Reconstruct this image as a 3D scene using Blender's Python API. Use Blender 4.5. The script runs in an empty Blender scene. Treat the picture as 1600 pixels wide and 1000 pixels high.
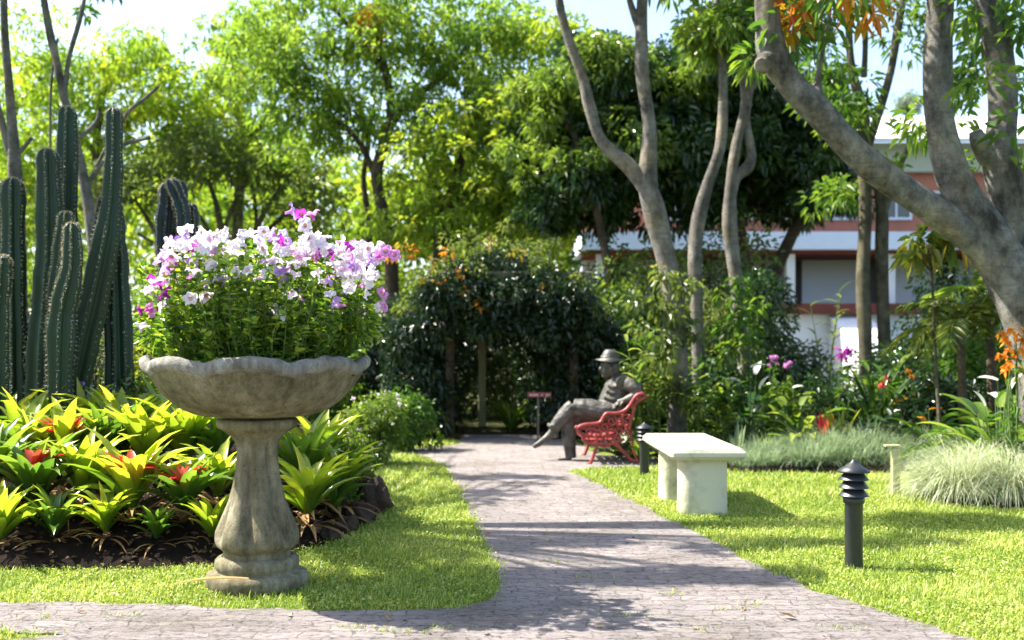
import bpy, math, random
import numpy as np
from mathutils import Vector, Matrix, noise as mnoise
R = math.radians
rng = np.random.default_rng(7)
random.seed(7)
S = bpy.context.scene
COL = S.collection

# ------------------------------------------------------------------ camera, sky, sun, exposure
F, H, HY = 1700.0, 1.3, 545.0          # focal length in photo pixels, eye height, horizon row
cam = bpy.data.cameras.new('camera'); cam_o = bpy.data.objects.new('camera', cam); COL.objects.link(cam_o)
cam_o.location = (0, 0, H); cam_o.rotation_euler = (R(90), 0, 0)
cam.sensor_width = 36; cam.lens = 36 * F / 1600; cam.shift_y = (HY - 500) / 1600
cam.clip_start = .1; cam.clip_end = 3000
cam.dof.use_dof = True; cam.dof.focus_distance = 6.1; cam.dof.aperture_fstop = 1.9
S.camera = cam_o
SUN = Vector((-.78, .24, 1)).normalized()     # towards the sun
w = bpy.data.worlds.new('World'); S.world = w; w.use_nodes = True
nt = w.node_tree; bgn = nt.nodes['Background']
sky = nt.nodes.new('ShaderNodeTexSky'); sky.sky_type = 'NISHITA'; sky.sun_disc = False
sky.sun_elevation = math.asin(SUN.z); sky.sun_rotation = math.atan2(SUN.x, SUN.y)
sky.air_density = 1.0; sky.dust_density = 2.0; sky.ozone_density = 1.0; sky.altitude = 50
nt.links.new(sky.outputs[0], bgn.inputs[0]); bgn.inputs[1].default_value = .12
sl = bpy.data.lights.new('sun', 'SUN'); sl.energy = 4.7; sl.angle = R(.5); sl.color = (1, .95, .86)
so = bpy.data.objects.new('sun', sl); COL.objects.link(so)
so.rotation_euler = SUN.to_track_quat('Z', 'Y').to_euler(); so.location = (-20, 10, 30)
S.view_settings.view_transform = 'Standard'; S.view_settings.look = 'None'
S.view_settings.exposure = 1.78; S.view_settings.gamma = 1
S.render.engine = 'CYCLES'
try:
    S.cycles.max_bounces = 8; S.cycles.transmission_bounces = 4; S.cycles.transparent_max_bounces = 4
    S.cycles.sample_clamp_indirect = 6
except Exception: pass

def P(px, py, Y): return np.array([(px - 800) / F * Y, Y, H - (py - HY) / F * Y])
def G(px, py):
    Y = F * H / (py - HY); return np.array([(px - 800) / F * Y, Y, 0.])

# ------------------------------------------------------------------ materials
def newmat(name):
    m = bpy.data.materials.new(name); m.use_nodes = True
    n = m.node_tree; b = n.nodes['Principled BSDF']; return m, n, b
def setspec(b, v):
    k = 'Specular IOR Level' if 'Specular IOR Level' in b.inputs else 'Specular'
    b.inputs[k].default_value = v
def ramp(n, stops, interp='LINEAR'):
    r = n.nodes.new('ShaderNodeValToRGB'); r.color_ramp.interpolation = interp
    el = r.color_ramp.elements
    while len(el) < len(stops): el.new(.5)
    for e, (p, c) in zip(el, stops): e.position = p; e.color = (*c, 1)
    return r
def noise_tex(n, scale, detail=5, rough=.6, coord='Object', stretch=None):
    tc = n.nodes.new('ShaderNodeTexCoord'); t = n.nodes.new('ShaderNodeTexNoise')
    t.inputs['Scale'].default_value = scale; t.inputs['Detail'].default_value = detail; t.inputs['Roughness'].default_value = rough
    if stretch:
        mp = n.nodes.new('ShaderNodeMapping'); mp.inputs['Scale'].default_value = stretch
        n.links.new(tc.outputs[coord], mp.inputs[0]); n.links.new(mp.outputs[0], t.inputs['Vector'])
    else: n.links.new(tc.outputs[coord], t.inputs['Vector'])
    return t
def bump(n, b, src, strength, dist=.02):
    bp = n.nodes.new('ShaderNodeBump'); bp.inputs['Strength'].default_value = strength; bp.inputs['Distance'].default_value = dist
    n.links.new(src, bp.inputs['Height']); n.links.new(bp.outputs[0], b.inputs['Normal']); return bp
def leafmat(name, stops, trans=.45, rough=.42, spec=.5, tgain=(1.4, 1.42, .9), interp='LINEAR'):
    m, n, b = newmat(name)
    at = n.nodes.new('ShaderNodeAttribute'); at.attribute_name = 'rnd'
    r = ramp(n, stops, interp); n.links.new(at.outputs['Fac'], r.inputs[0])
    n.links.new(r.outputs[0], b.inputs['Base Color']); b.inputs['Roughness'].default_value = rough; setspec(b, spec)
    tr = n.nodes.new('ShaderNodeBsdfTranslucent'); mu = n.nodes.new('ShaderNodeVectorMath'); mu.operation = 'MULTIPLY'
    mu.inputs[1].default_value = tgain
    n.links.new(r.outputs[0], mu.inputs[0]); n.links.new(mu.outputs[0], tr.inputs['Color'])
    mx = n.nodes.new('ShaderNodeMixShader'); mx.inputs[0].default_value = trans
    n.links.new(b.outputs[0], mx.inputs[1]); n.links.new(tr.outputs[0], mx.inputs[2])
    n.links.new(mx.outputs[0], n.nodes['Material Output'].inputs[0]); return m
def solid(name, c1, c2=None, scale=8, rough=.7, spec=.3, bumpk=.3, dist=.01, metal=0, stretch=None, lo=.35, hi=.7, detail=6):
    m, n, b = newmat(name); c2 = c2 or tuple(x * .7 for x in c1)
    t = noise_tex(n, scale, detail, .65, stretch=stretch); r = ramp(n, [(lo, c2), (hi, c1)]); n.links.new(t.outputs[0], r.inputs[0])
    n.links.new(r.outputs[0], b.inputs['Base Color']); b.inputs['Roughness'].default_value = rough; setspec(b, spec)
    b.inputs['Metallic'].default_value = metal
    if bumpk:
        t2 = noise_tex(n, scale * 5, 6, .7, stretch=stretch); bump(n, b, t2.outputs[0], bumpk, dist)
    return m

M = {}
LS = lambda *c: [(i / max(1, len(c) - 1), x) for i, x in enumerate(c)]
M['leaf_lime'] = leafmat('leaf_lime', LS((.08, .16, .02), (.17, .27, .03), (.28, .36, .035), (.42, .43, .045)), .6)
M['leaf_mid'] = leafmat('leaf_mid', LS((.03, .09, .012), (.06, .14, .018), (.11, .2, .025), (.2, .27, .03)), .52)
M['leaf_gold'] = leafmat('leaf_gold', LS((.12, .2, .02), (.25, .3, .03), (.42, .38, .03), (.62, .42, .03)), .5)
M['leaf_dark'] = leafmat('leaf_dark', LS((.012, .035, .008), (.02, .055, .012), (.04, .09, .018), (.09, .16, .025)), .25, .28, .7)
M['leaf_olive'] = leafmat('leaf_olive', LS((.05, .08, .02), (.09, .13, .03), (.14, .18, .04), (.22, .23, .05)), .5)
M['leaf_yellow'] = leafmat('leaf_yellow', LS((.1, .2, .02), (.2, .32, .03), (.31, .4, .035), (.52, .5, .04)), .58)
M['leaf_spring'] = leafmat('leaf_spring', LS((.05, .12, .02), (.12, .21, .03), (.21, .31, .04), (.34, .4, .05)), .6)
M['leaf_croton'] = leafmat('leaf_croton', LS((.06, .1, .02), (.1, .16, .02), (.2, .2, .03), (.45, .2, .03)), .45)
M['leaf_bright'] = leafmat('leaf_bright', LS((.06, .12, .018), (.12, .2, .028), (.2, .28, .04), (.34, .4, .08)), .45, .3, .6)
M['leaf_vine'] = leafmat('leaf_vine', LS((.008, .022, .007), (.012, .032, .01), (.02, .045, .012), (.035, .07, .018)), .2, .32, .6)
M['leaf_orange'] = leafmat('leaf_orange', LS((.1, .16, .02), (.4, .3, .03), (.6, .25, .02), (.5, .08, .02)), .45)
M['leaf_red'] = leafmat('leaf_red', LS((.4, .015, .025), (.6, .03, .04), (.6, .1, .04)), .4)
M['leaf_grey'] = leafmat('leaf_grey', LS((.1, .15, .09), (.2, .26, .16), (.38, .44, .3)), .3, .4)
M['bromeliad'] = leafmat('bromeliad', LS((.05, .12, .015), (.15, .25, .02), (.36, .42, .03), (.62, .56, .07)), .5, .28, .7)
M['bromeliad_green'] = leafmat('bromeliad_green', LS((.03, .08, .015), (.07, .15, .02), (.14, .24, .03), (.34, .4, .05)), .45, .28, .7)
M['petunia_leaf'] = leafmat('petunia_leaf', LS((.035, .09, .012), (.09, .19, .018), (.18, .29, .025), (.34, .42, .04)), .5, .35)
M['grass'] = leafmat('grass', LS((.09, .16, .02), (.2, .3, .035), (.35, .43, .07), (.56, .57, .2)), .4, .45, .4, (1.35, 1.3, .9))
M['mondo'] = leafmat('mondo', LS((.1, .18, .08), (.2, .3, .14), (.34, .43, .25), (.5, .56, .38)), .4, .35, .5, (1.1, 1.1, 1))
M['pale_grass'] = leafmat('pale_grass', LS((.22, .31, .1), (.42, .48, .24), (.6, .62, .4), (.74, .74, .56)), .4, .4, .4, (1, 1, .95))
M['petal_white'] = leafmat('petal_white', LS((.84, .8, .8), (.86, .84, .84), (.7, .52, .7)), .5, .6, .2, (1, 1, 1))
M['petal_magenta'] = leafmat('petal_magenta', LS((.42, .03, .36), (.55, .06, .5), (.3, .02, .3)), .45, .6, .2, (1.2, 1.2, 1.2))
M['petal_lilac'] = leafmat('petal_lilac', LS((.38, .2, .62), (.55, .38, .74), (.62, .34, .66)), .45, .6, .2, (1.1, 1.1, 1.1))
M['petal_pink'] = leafmat('petal_pink', LS((.62, .2, .55), (.75, .42, .7), (.6, .12, .5)), .45, .6, .2, (1.1, 1.1, 1.1))
M['petal_orange'] = leafmat('petal_orange', LS((.7, .22, .02), (.75, .35, .03), (.7, .12, .02)), .4, .6, .2, (1, 1, 1))
M['spathe'] = leafmat('spathe', LS((.75, .76, .6), (.8, .8, .7)), .4, .5, .3, (1, 1, 1))
M['dry_leaf'] = leafmat('dry_leaf', LS((.2, .1, .04), (.4, .24, .09), (.5, .36, .17)), .25, .7, .2, (1, 1, 1))
M['litter'] = leafmat('litter', LS((.03, .018, .01), (.07, .04, .02), (.12, .075, .04), (.3, .2, .1)), .1, .8, .2, (1, 1, 1))
M['stem_green'] = solid('stem_green', (.12, .18, .05), (.07, .12, .03), 10)
M['throat'] = solid('throat', (.6, .5, .05), (.3, .05, .25), 30, bumpk=0)

def bark(name, c1, c2, c3=None):
    m, n, b = newmat(name)
    t = noise_tex(n, 5, 10, .72, stretch=(1, 1, .6)); r = ramp(n, [(.36, c2), (.5, c1), (.64, c3 or c1)])
    n.links.new(t.outputs[0], r.inputs[0])
    t2 = noise_tex(n, 7, 4, .6, stretch=(.5, .5, 6)); r2 = ramp(n, [(.36, (.4, .37, .33)), (.43, (1, 1, 1))]); n.links.new(t2.outputs[0], r2.inputs[0])
    mx = n.nodes.new('ShaderNodeMixRGB'); mx.blend_type = 'MULTIPLY'; mx.inputs[0].default_value = .4
    n.links.new(r.outputs[0], mx.inputs[1]); n.links.new(r2.outputs[0], mx.inputs[2])
    t4 = noise_tex(n, 2.1, 6, .7); r4 = ramp(n, [(.4, (.55, .55, .5)), (.5, (1, 1, 1)), (.62, (1.25, 1.12, .85))]); n.links.new(t4.outputs[0], r4.inputs[0])
    m2 = n.nodes.new('ShaderNodeMixRGB'); m2.blend_type = 'MULTIPLY'; m2.inputs[0].default_value = .8
    n.links.new(mx.outputs[0], m2.inputs[1]); n.links.new(r4.outputs[0], m2.inputs[2])
    n.links.new(m2.outputs[0], b.inputs['Base Color']); b.inputs['Roughness'].default_value = .85; setspec(b, .2)
    t3 = noise_tex(n, 16, 8, .75, stretch=(1, 1, 1.6)); t3.inputs['Scale'].default_value = 26; bump(n, b, t3.outputs[0], 1, .05); return m
M['bark_grey'] = bark('bark_grey', (.19, .182, .165), (.06, .056, .048), (.35, .34, .31))
M['bark_pale'] = bark('bark_pale', (.2, .187, .165), (.085, .078, .066), (.32, .305, .275))
M['bark_dark'] = bark('bark_dark', (.1, .075, .05), (.05, .035, .025), (.15, .12, .08))
M['bark_tan'] = bark('bark_tan', (.13, .12, .075), (.06, .055, .035), (.2, .18, .12))

def urn_stone(name, c1, c2, c3):
    m, n, b = newmat(name)
    t = noise_tex(n, 4.5, 8, .65); r = ramp(n, [(.3, c2), (.5, c1), (.66, c3)]); n.links.new(t.outputs[0], r.inputs[0])
    t2 = noise_tex(n, 5, 6, .7, stretch=(4, 4, .6)); r2 = ramp(n, [(.36, (.45, .42, .36)), (.6, (1, 1, 1))]); n.links.new(t2.outputs[0], r2.inputs[0])
    mx = n.nodes.new('ShaderNodeMixRGB'); mx.blend_type = 'MULTIPLY'; mx.inputs[0].default_value = .75
    n.links.new(r.outputs[0], mx.inputs[1]); n.links.new(r2.outputs[0], mx.inputs[2])
    t4 = noise_tex(n, 90, 3, .6); r4 = ramp(n, [(.34, (.35, .33, .3)), (.45, (1, 1, 1))]); n.links.new(t4.outputs[0], r4.inputs[0])
    mx2 = n.nodes.new('ShaderNodeMixRGB'); mx2.blend_type = 'MULTIPLY'; mx2.inputs[0].default_value = .5
    n.links.new(mx.outputs[0], mx2.inputs[1]); n.links.new(r4.outputs[0], mx2.inputs[2])
    n.links.new(mx2.outputs[0], b.inputs['Base Color']); b.inputs['Roughness'].default_value = .9; setspec(b, .15)
    t3 = noise_tex(n, 45, 8, .75); bump(n, b, t3.outputs[0], .7, .012); return m
M['stone'] = urn_stone('stone', (.225, .2, .125), (.105, .095, .055), (.34, .31, .215))
M['stone_rim'] = urn_stone('stone_rim', (.27, .26, .225), (.14, .13, .11), (.4, .385, .34))
M['concrete'] = solid('concrete', (.58, .55, .4), (.29, .3, .18), 3.2, .85, .2, .8, .012, detail=12, lo=.32, hi=.52)
M['black_metal'] = solid('black_metal', (.028, .032, .032), (.018, .02, .02), 20, .42, .5, .15, .003)
M['lens'] = solid('lens', (.5, .5, .45), (.4, .4, .36), 20, .3, .5, 0)
M['red_paint'] = solid('red_paint', (.42, .06, .055), (.2, .025, .022), 12, .4, .5, .3, .005)
M['bronze'] = solid('bronze', (.13, .122, .098), (.04, .036, .03), 9, .5, .5, .5, .01, metal=.25)
M['soil'] = solid('soil', (.032, .021, .014), (.012, .008, .006), 6, .95, .1, 1, .06)
M['ground'] = solid('ground', (.07, .09, .025), (.035, .03, .015), 2, .95, .1, .5, .05)
M['rock'] = solid('rock', (.12, .085, .065), (.045, .03, .025), 5, .9, .2, 1, .04)
M['brick'] = solid('brick', (.3, .1, .06), (.16, .06, .04), 9, .9, .2, .6, .01)
M['cactus'] = solid('cactus', (.012, .045, .018), (.016, .03, .012), 2.5, .5, .4, .2, .005)
M['cactus_blue'] = solid('cactus_blue', (.014, .036, .034), (.008, .02, .02), 5, .5, .4, .3, .008)
M['spine'] = solid('spine', (.55, .48, .33), None, 20, .7, .2, 0)
M['wood_pale'] = solid('wood_pale', (.5, .48, .27), (.36, .36, .18), 6, .8, .2, .3, .004, stretch=(3, 3, .4))
M['wood_grey'] = solid('wood_grey', (.3, .27, .2), (.15, .13, .09), 6, .85, .2, .5, .01, stretch=(3, 3, .4))
M['white_wall'] = solid('white_wall', (.78, .79, .8), (.68, .69, .71), .8, .85, .2, .1, .01)
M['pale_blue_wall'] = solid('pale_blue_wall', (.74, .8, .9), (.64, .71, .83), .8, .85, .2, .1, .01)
M['cream_wall'] = solid('cream_wall', (.5, .53, .42), (.43, .46, .36), .8, .85, .2, .1, .01)
M['salmon_wall'] = solid('salmon_wall', (.52, .2, .13), (.4, .15, .1), .9, .85, .2, .1, .01)
M['maroon'] = solid('maroon', (.2, .06, .045), None, 2, .8, .2, 0)
M['door_wood'] = solid('door_wood', (.05, .035, .035), None, 2, .5, .4, 0)
M['glass'] = solid('glass', (.03, .035, .045), None, 1, .08, .8, 0)
M['roof_white'] = solid('roof_white', (.75, .76, .76), (.62, .63, .62), 1, .6, .3, .1, .02)
M['sign_white'] = solid('sign_white', (.75, .72, .7), None, 5, .6, .3, 0)

# lawn sheet
m, n, b = newmat('lawn_sheet'); M['lawn'] = m
t = noise_tex(n, 60, 6, .7); r = ramp(n, [(.35, (.08, .12, .02)), (.5, (.2, .26, .04)), (.7, (.38, .42, .09))]); n.links.new(t.outputs[0], r.inputs[0])
t2 = noise_tex(n, 1.3, 4, .6); r2 = ramp(n, [(.35, (.72, .8, .7)), (.65, (1.15, 1.05, .95))]); n.links.new(t2.outputs[0], r2.inputs[0])
mx = n.nodes.new('ShaderNodeMixRGB'); mx.blend_type = 'MULTIPLY'; mx.inputs[0].default_value = 1
n.links.new(r.outputs[0], mx.inputs[1]); n.links.new(r2.outputs[0], mx.inputs[2]); n.links.new(mx.outputs[0], b.inputs['Base Color'])
b.inputs['Roughness'].default_value = .9; setspec(b, .1); bump(n, b, t.outputs[0], 1, .03)
# path pavers
m, n, b = newmat('paver'); M['paver'] = m
tc = n.nodes.new('ShaderNodeTexCoord'); wn = n.nodes.new('ShaderNodeTexNoise'); wn.inputs['Scale'].default_value = 5; wn.inputs['Detail'].default_value = 7
n.links.new(tc.outputs['Object'], wn.inputs['Vector'])
wa = n.nodes.new('ShaderNodeVectorMath'); wa.operation = 'MULTIPLY_ADD'; wa.inputs[1].default_value = (.17, .17, .17)
n.links.new(wn.outputs['Color'], wa.inputs[0]); n.links.new(tc.outputs['Object'], wa.inputs[2])
bt = n.nodes.new('ShaderNodeTexBrick'); n.links.new(wa.outputs[0], bt.inputs['Vector'])
bt.inputs['Scale'].default_value = 1; bt.inputs['Brick Width'].default_value = .215; bt.inputs['Row Height'].default_value = .105
bt.inputs['Mortar Size'].default_value = .006; bt.inputs['Mortar Smooth'].default_value = .3
bt.inputs['Color1'].default_value = (.39, .345, .33, 1); bt.inputs['Color2'].default_value = (.3, .27, .26, 1); bt.inputs['Mortar'].default_value = (.25, .225, .2, 1)
t1 = noise_tex(n, 38, 8, .75, stretch=(.6, 1.3, 1)); r1 = ramp(n, [(.37, (.22, .2, .19)), (.46, (.9, .9, .9)), (.68, (1.15, 1.13, 1.1))]); n.links.new(t1.outputs[0], r1.inputs[0])
mx = n.nodes.new('ShaderNodeMixRGB'); mx.blend_type = 'MULTIPLY'; mx.inputs[0].default_value = 1
n.links.new(bt.outputs[0], mx.inputs[1]); n.links.new(r1.outputs[0], mx.inputs[2])
t2 = noise_tex(n, 1.6, 5, .6); r2 = ramp(n, [(.35, (.78, .76, .7)), (.5, (.98, .97, .95)), (.62, (1.1, 1.06, 1.04))]); n.links.new(t2.outputs[0], r2.inputs[0])
mx2 = n.nodes.new('ShaderNodeMixRGB'); mx2.blend_type = 'MULTIPLY'; mx2.inputs[0].default_value = 1
n.links.new(mx.outputs[0], mx2.inputs[1]); n.links.new(r2.outputs[0], mx2.inputs[2]); t5 = noise_tex(n, 3.3, 8, .75); r5 = ramp(n, [(.6, (0, 0, 0)), (.68, (.8, .8, .8))]); n.links.new(t5.outputs[0], r5.inputs[0])
mx3 = n.nodes.new('ShaderNodeMixRGB'); n.links.new(r5.outputs[0], mx3.inputs[0]); n.links.new(mx2.outputs[0], mx3.inputs[1]); mx3.inputs[2].default_value = (.2, .21, .09, 1)
n.links.new(mx3.outputs[0], b.inputs['Base Color'])
b.inputs['Roughness'].default_value = .85; setspec(b, .2)
ad = n.nodes.new('ShaderNodeMath'); ad.operation = 'MULTIPLY_ADD'; ad.inputs[1].default_value = -.6
n.links.new(bt.outputs['Fac'], ad.inputs[0]); n.links.new(t1.outputs[0], ad.inputs[2]); bump(n, b, ad.outputs[0], 1, .035)

# ------------------------------------------------------------------ mesh helpers
class MB:
    def __init__(s): s.V = []; s.L = []; s.C = []; s.A = []; s.I = []; s.n = 0
    def add(s, V, Fa, rnd=None, mi=0):
        V = np.asarray(V, float).reshape(-1, 3); Fa = np.asarray(Fa, int)
        k = Fa.shape[1]; m = Fa.shape[0]
        s.V.append(V); s.L.append((Fa + s.n).ravel()); s.C.append(np.full(m, k))
        if rnd is None: rnd = rng.random(m)
        s.A.append(np.broadcast_to(np.asarray(rnd, float), (m,)).copy()); s.I.append(np.full(m, mi)); s.n += len(V); return s
    def build(s, name, mats, parent=None, smooth=False):
        me = bpy.data.meshes.new(name)
        if s.V:
            V = np.concatenate(s.V); L = np.concatenate(s.L); C = np.concatenate(s.C)
            me.vertices.add(len(V)); me.vertices.foreach_set('co', V.astype(np.float32).ravel())
            me.loops.add(len(L)); me.loops.foreach_set('vertex_index', L.astype(np.int32))
            me.polygons.add(len(C)); st = np.concatenate([[0], np.cumsum(C)[:-1]])
            me.polygons.foreach_set('loop_start', st.astype(np.int32)); me.polygons.foreach_set('loop_total', C.astype(np.int32))
            me.polygons.foreach_set('material_index', np.concatenate(s.I).astype(np.int32))
            me.polygons.foreach_set('use_smooth', np.full(len(C), bool(smooth)))
            me.update(calc_edges=True)
            a = me.attributes.new('rnd', 'FLOAT', 'FACE'); a.data.foreach_set('value', np.concatenate(s.A).astype(np.float32))
        for m_ in (mats if isinstance(mats, (list, tuple)) else [mats]): me.materials.append(M[m_] if isinstance(m_, str) else m_)
        o = bpy.data.objects.new(name, me); COL.objects.link(o)
        if parent: o.parent = parent
        return o
def tag(o, label=None, cat=None, group=None, kind=None):
    if label: o['label'] = label
    if cat: o['category'] = cat
    if group: o['group'] = group
    if kind: o['kind'] = kind
    return o
def thing(name, label, cat, loc=(0, 0, 0), rz=0, group=None):
    o = bpy.data.objects.new(name, None); COL.objects.link(o); o.location = tuple(loc); o.rotation_euler = (0, 0, rz)
    o.empty_display_size = .1
    return tag(o, label, cat, group)
def dup(o, loc, rz=0, sc=1, label=None, group=None, parent=None):
    r = o.copy(); COL.objects.link(r)
    if parent is None:
        r.location = tuple(loc); r.rotation_euler = (0, 0, rz); r.scale = (sc,) * 3 if np.isscalar(sc) else sc
        if label: r['label'] = label
        if group: r['group'] = group
    else: r.parent = parent
    for ch in [c for c in o.children]: dup(ch, None, parent=r)
    return r

def frames(Pt):
    Pt = np.asarray(Pt, float); T = np.gradient(Pt, axis=0); T /= np.linalg.norm(T, axis=1)[:, None] + 1e-9
    u = np.cross(T[0], [0, 1, 0]);
    if np.linalg.norm(u) < .1: u = np.cross(T[0], [1, 0, 0])
    U = []; 
    for t in T:
        u = u - t * np.dot(u, t); u /= np.linalg.norm(u) + 1e-9; U.append(u)
    U = np.array(U); return T, U, np.cross(T, U)
def smooth_path(pts, n):
    """Catmull-Rom through rows of (x,y,z,r)"""
    p = np.asarray(pts, float); 
    if len(p) < 3:
        t = np.linspace(0, 1, n)[:, None]; return p[0] * (1 - t) + p[-1] * t
    q = np.vstack([2 * p[0] - p[1], p, 2 * p[-1] - p[-2]]); out = []
    ts = np.linspace(0, len(p) - 1 - 1e-6, n)
    for t in ts:
        i = int(t); f = t - i; a, b_, c, d = q[i:i + 4]
        out.append(.5 * (2 * b_ + (c - a) * f + (2 * a - 5 * b_ + 4 * c - d) * f * f + (3 * b_ - a - 3 * c + d) * f ** 3))
    out = np.array(out); out[:, 3] = np.maximum(out[:, 3], p[:, 3].min() * .8); return out
def tube(mb, path, sides=10, ribs=0, ribk=0., wob=0., cap=True, sx=1., mi=0, rnd=.5, dome=False):
    path = np.asarray(path, float); Pt = path[:, :3]; r = path[:, 3]
    T, U, W = frames(Pt); a = np.linspace(0, 2 * np.pi, sides, endpoint=False)
    k = len(Pt); rr = np.repeat(r[:, None], sides, 1)
    if ribs: rr = rr * (1 + ribk * np.cos(ribs * a))[None]
    if wob:
        ph = rng.random(4) * 6; s_ = np.arange(k)[:, None]
        rr = rr * (1 + wob * np.sin(2 * a + ph[0] + s_ * .23) + wob * .7 * np.sin(3 * a + ph[1] - s_ * .31) + wob * .9 * np.sin(s_ * .53 + ph[2]))
    V = Pt[:, None] + U[:, None] * (np.cos(a)[None, :, None] * rr[..., None]) * sx + W[:, None] * (np.sin(a)[None, :, None] * rr[..., None])
    V = V.reshape(-1, 3); i = np.arange(k - 1)[:, None] * sides; j = np.arange(sides)[None]; j2 = (j + 1) % sides
    Fq = np.stack([i + j, i + j2, i + sides + j2, i + sides + j], -1).reshape(-1, 4)
    base = mb.n; mb.add(V, Fq, rnd, mi)
    if cap:
        for e, p in ((0, Pt[0]), (k - 1, Pt[-1])):
            ring = np.arange(sides) + e * sides
            mb.add(np.vstack([V[ring], p]), np.stack([np.arange(sides), (np.arange(sides) + 1) % sides, np.full(sides, sides)], -1), rnd, mi)
def box(mb, c, s, rz=0, mi=0, bev=0., rnd=.5):
    x, y, z = np.array(s) / 2.
    if bev:
        bv = min(bev, x * .9, y * .9, z * .9)
        lay = [(x - bv, y - bv, -z), (x, y, -z + bv), (x, y, z - bv), (x - bv, y - bv, z)]; V = []
        for (a, b_, zz) in lay:
            k = bv * .6; V += [(-a + k, -b_, zz), (a - k, -b_, zz), (a, -b_ + k, zz), (a, b_ - k, zz), (a - k, b_, zz), (-a + k, b_, zz), (-a, b_ - k, zz), (-a, -b_ + k, zz)]
        V = np.array(V); Fq = [(l * 8 + i, l * 8 + (i + 1) % 8, l * 8 + 8 + (i + 1) % 8, l * 8 + 8 + i) for l in range(3) for i in range(8)]
        co, si = math.cos(rz), math.sin(rz); V = np.stack([V[:, 0] * co - V[:, 1] * si, V[:, 0] * si + V[:, 1] * co, V[:, 2]], -1) + np.array(c)
        mb.add(V, Fq, rnd, mi); mb.add(V, [list(range(7, -1, -1))], rnd, mi); mb.add(V, [list(range(24, 32))], rnd, mi); return
    V = np.array([(i, j, k) for k in (-z, z) for (i, j) in ((-x, -y), (x, -y), (x, y), (-x, y))])
    co, si = math.cos(rz), math.sin(rz); V = np.stack([V[:, 0] * co - V[:, 1] * si, V[:, 0] * si + V[:, 1] * co, V[:, 2]], -1) + np.array(c)
    mb.add(V, [(0, 3, 2, 1), (4, 5, 6, 7), (0, 1, 5, 4), (1, 2, 6, 5), (2, 3, 7, 6), (3, 0, 4, 7)], rnd, mi)
def ellipsoid(mb, c, r, nu=16, nv=10, rnd=.5, mi=0, nz=0., rot=None):
    u = np.linspace(0, 2 * np.pi, nu, endpoint=False); v = np.linspace(0, np.pi, nv + 1)
    V = np.stack([np.outer(np.sin(v), np.cos(u)), np.outer(np.sin(v), np.sin(u)), np.outer(np.cos(v), np.ones(nu))], -1).reshape(-1, 3)
    if nz:
        o = rng.random(3) * 50; V = np.array([p * (1 + nz * mnoise.noise(Vector(p * 1.6 + o)) + nz * .4 * mnoise.noise(Vector(p * 4 + o))) for p in V])
    V = V * np.array(r)
    if rot is not None: V = V @ np.array(rot.to_3x3()).T
    V = V + np.array(c)
    Fq = [(i * nu + j, (i + 1) * nu + j, (i + 1) * nu + (j + 1) % nu, i * nu + (j + 1) % nu) for i in range(nv) for j in range(nu)]
    mb.add(V, Fq, rnd, mi)
def lathe(mb, prof, nu=64, mod=None, rnd=.5, mi=0, c=(0, 0, 0)):
    u = np.linspace(0, 2 * np.pi, nu, endpoint=False); V = []
    for k, (r_, z_) in enumerate(prof):
        rr = np.full(nu, float(r_)); zz = np.full(nu, float(z_))
        if mod: rr, zz = mod(k, u, rr, zz)
        V.append(np.stack([rr * np.cos(u), rr * np.sin(u), zz], -1))
    V = np.concatenate(V) + np.array(c); k = len(prof)
    Fq = [(i * nu + j, i * nu + (j + 1) % nu, (i + 1) * nu + (j + 1) % nu, (i + 1) * nu + j) for i in range(k - 1) for j in range(nu)]
    mb.add(V, Fq, rnd, mi)

def unit(a): return a / (np.linalg.norm(a, axis=-1, keepdims=True) + 1e-9)
def leaves(mb, Pn, A, L, W, droop=.25, fold=.25, nrm=None, rnd=None, mi=0):
    """six-sided folded leaves; Pn base points, A axis directions"""
    n_ = len(Pn); A = unit(A)
    if nrm is None: nrm = rng.normal(size=(n_, 3)) * .7 + [0, 0, 1]
    Sd = unit(np.cross(A, nrm)); Nn = np.cross(Sd, A)
    L = np.broadcast_to(L, (n_,))[:, None]; W = np.broadcast_to(W, (n_,))[:, None]
    dn = np.array([[0, 0, -1.]])
    b0 = Pn; t_ = Pn + A * L + dn * L * droop
    m1 = Pn + A * L * .35; m2 = Pn + A * L * .72 + dn * L * droop * .45
    r1 = m1 + Sd * W * .5 + Nn * W * fold; l1 = m1 - Sd * W * .5 + Nn * W * fold
    r2 = m2 + Sd * W * .36 + Nn * W * fold * .7; l2 = m2 - Sd * W * .36 + Nn * W * fold * .7
    V = np.stack([b0, r1, r2, t_, l2, l1], 1).reshape(-1, 3); i = np.arange(n_)[:, None] * 6
    Fq = np.concatenate([i + [[0, 1, 2, 3]], i + [[0, 3, 4, 5]]], 1).reshape(-1, 4)
    if rnd is None: rnd = rng.random(n_)
    mb.add(V, Fq, np.repeat(np.broadcast_to(rnd, (n_,)), 2), mi)
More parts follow.
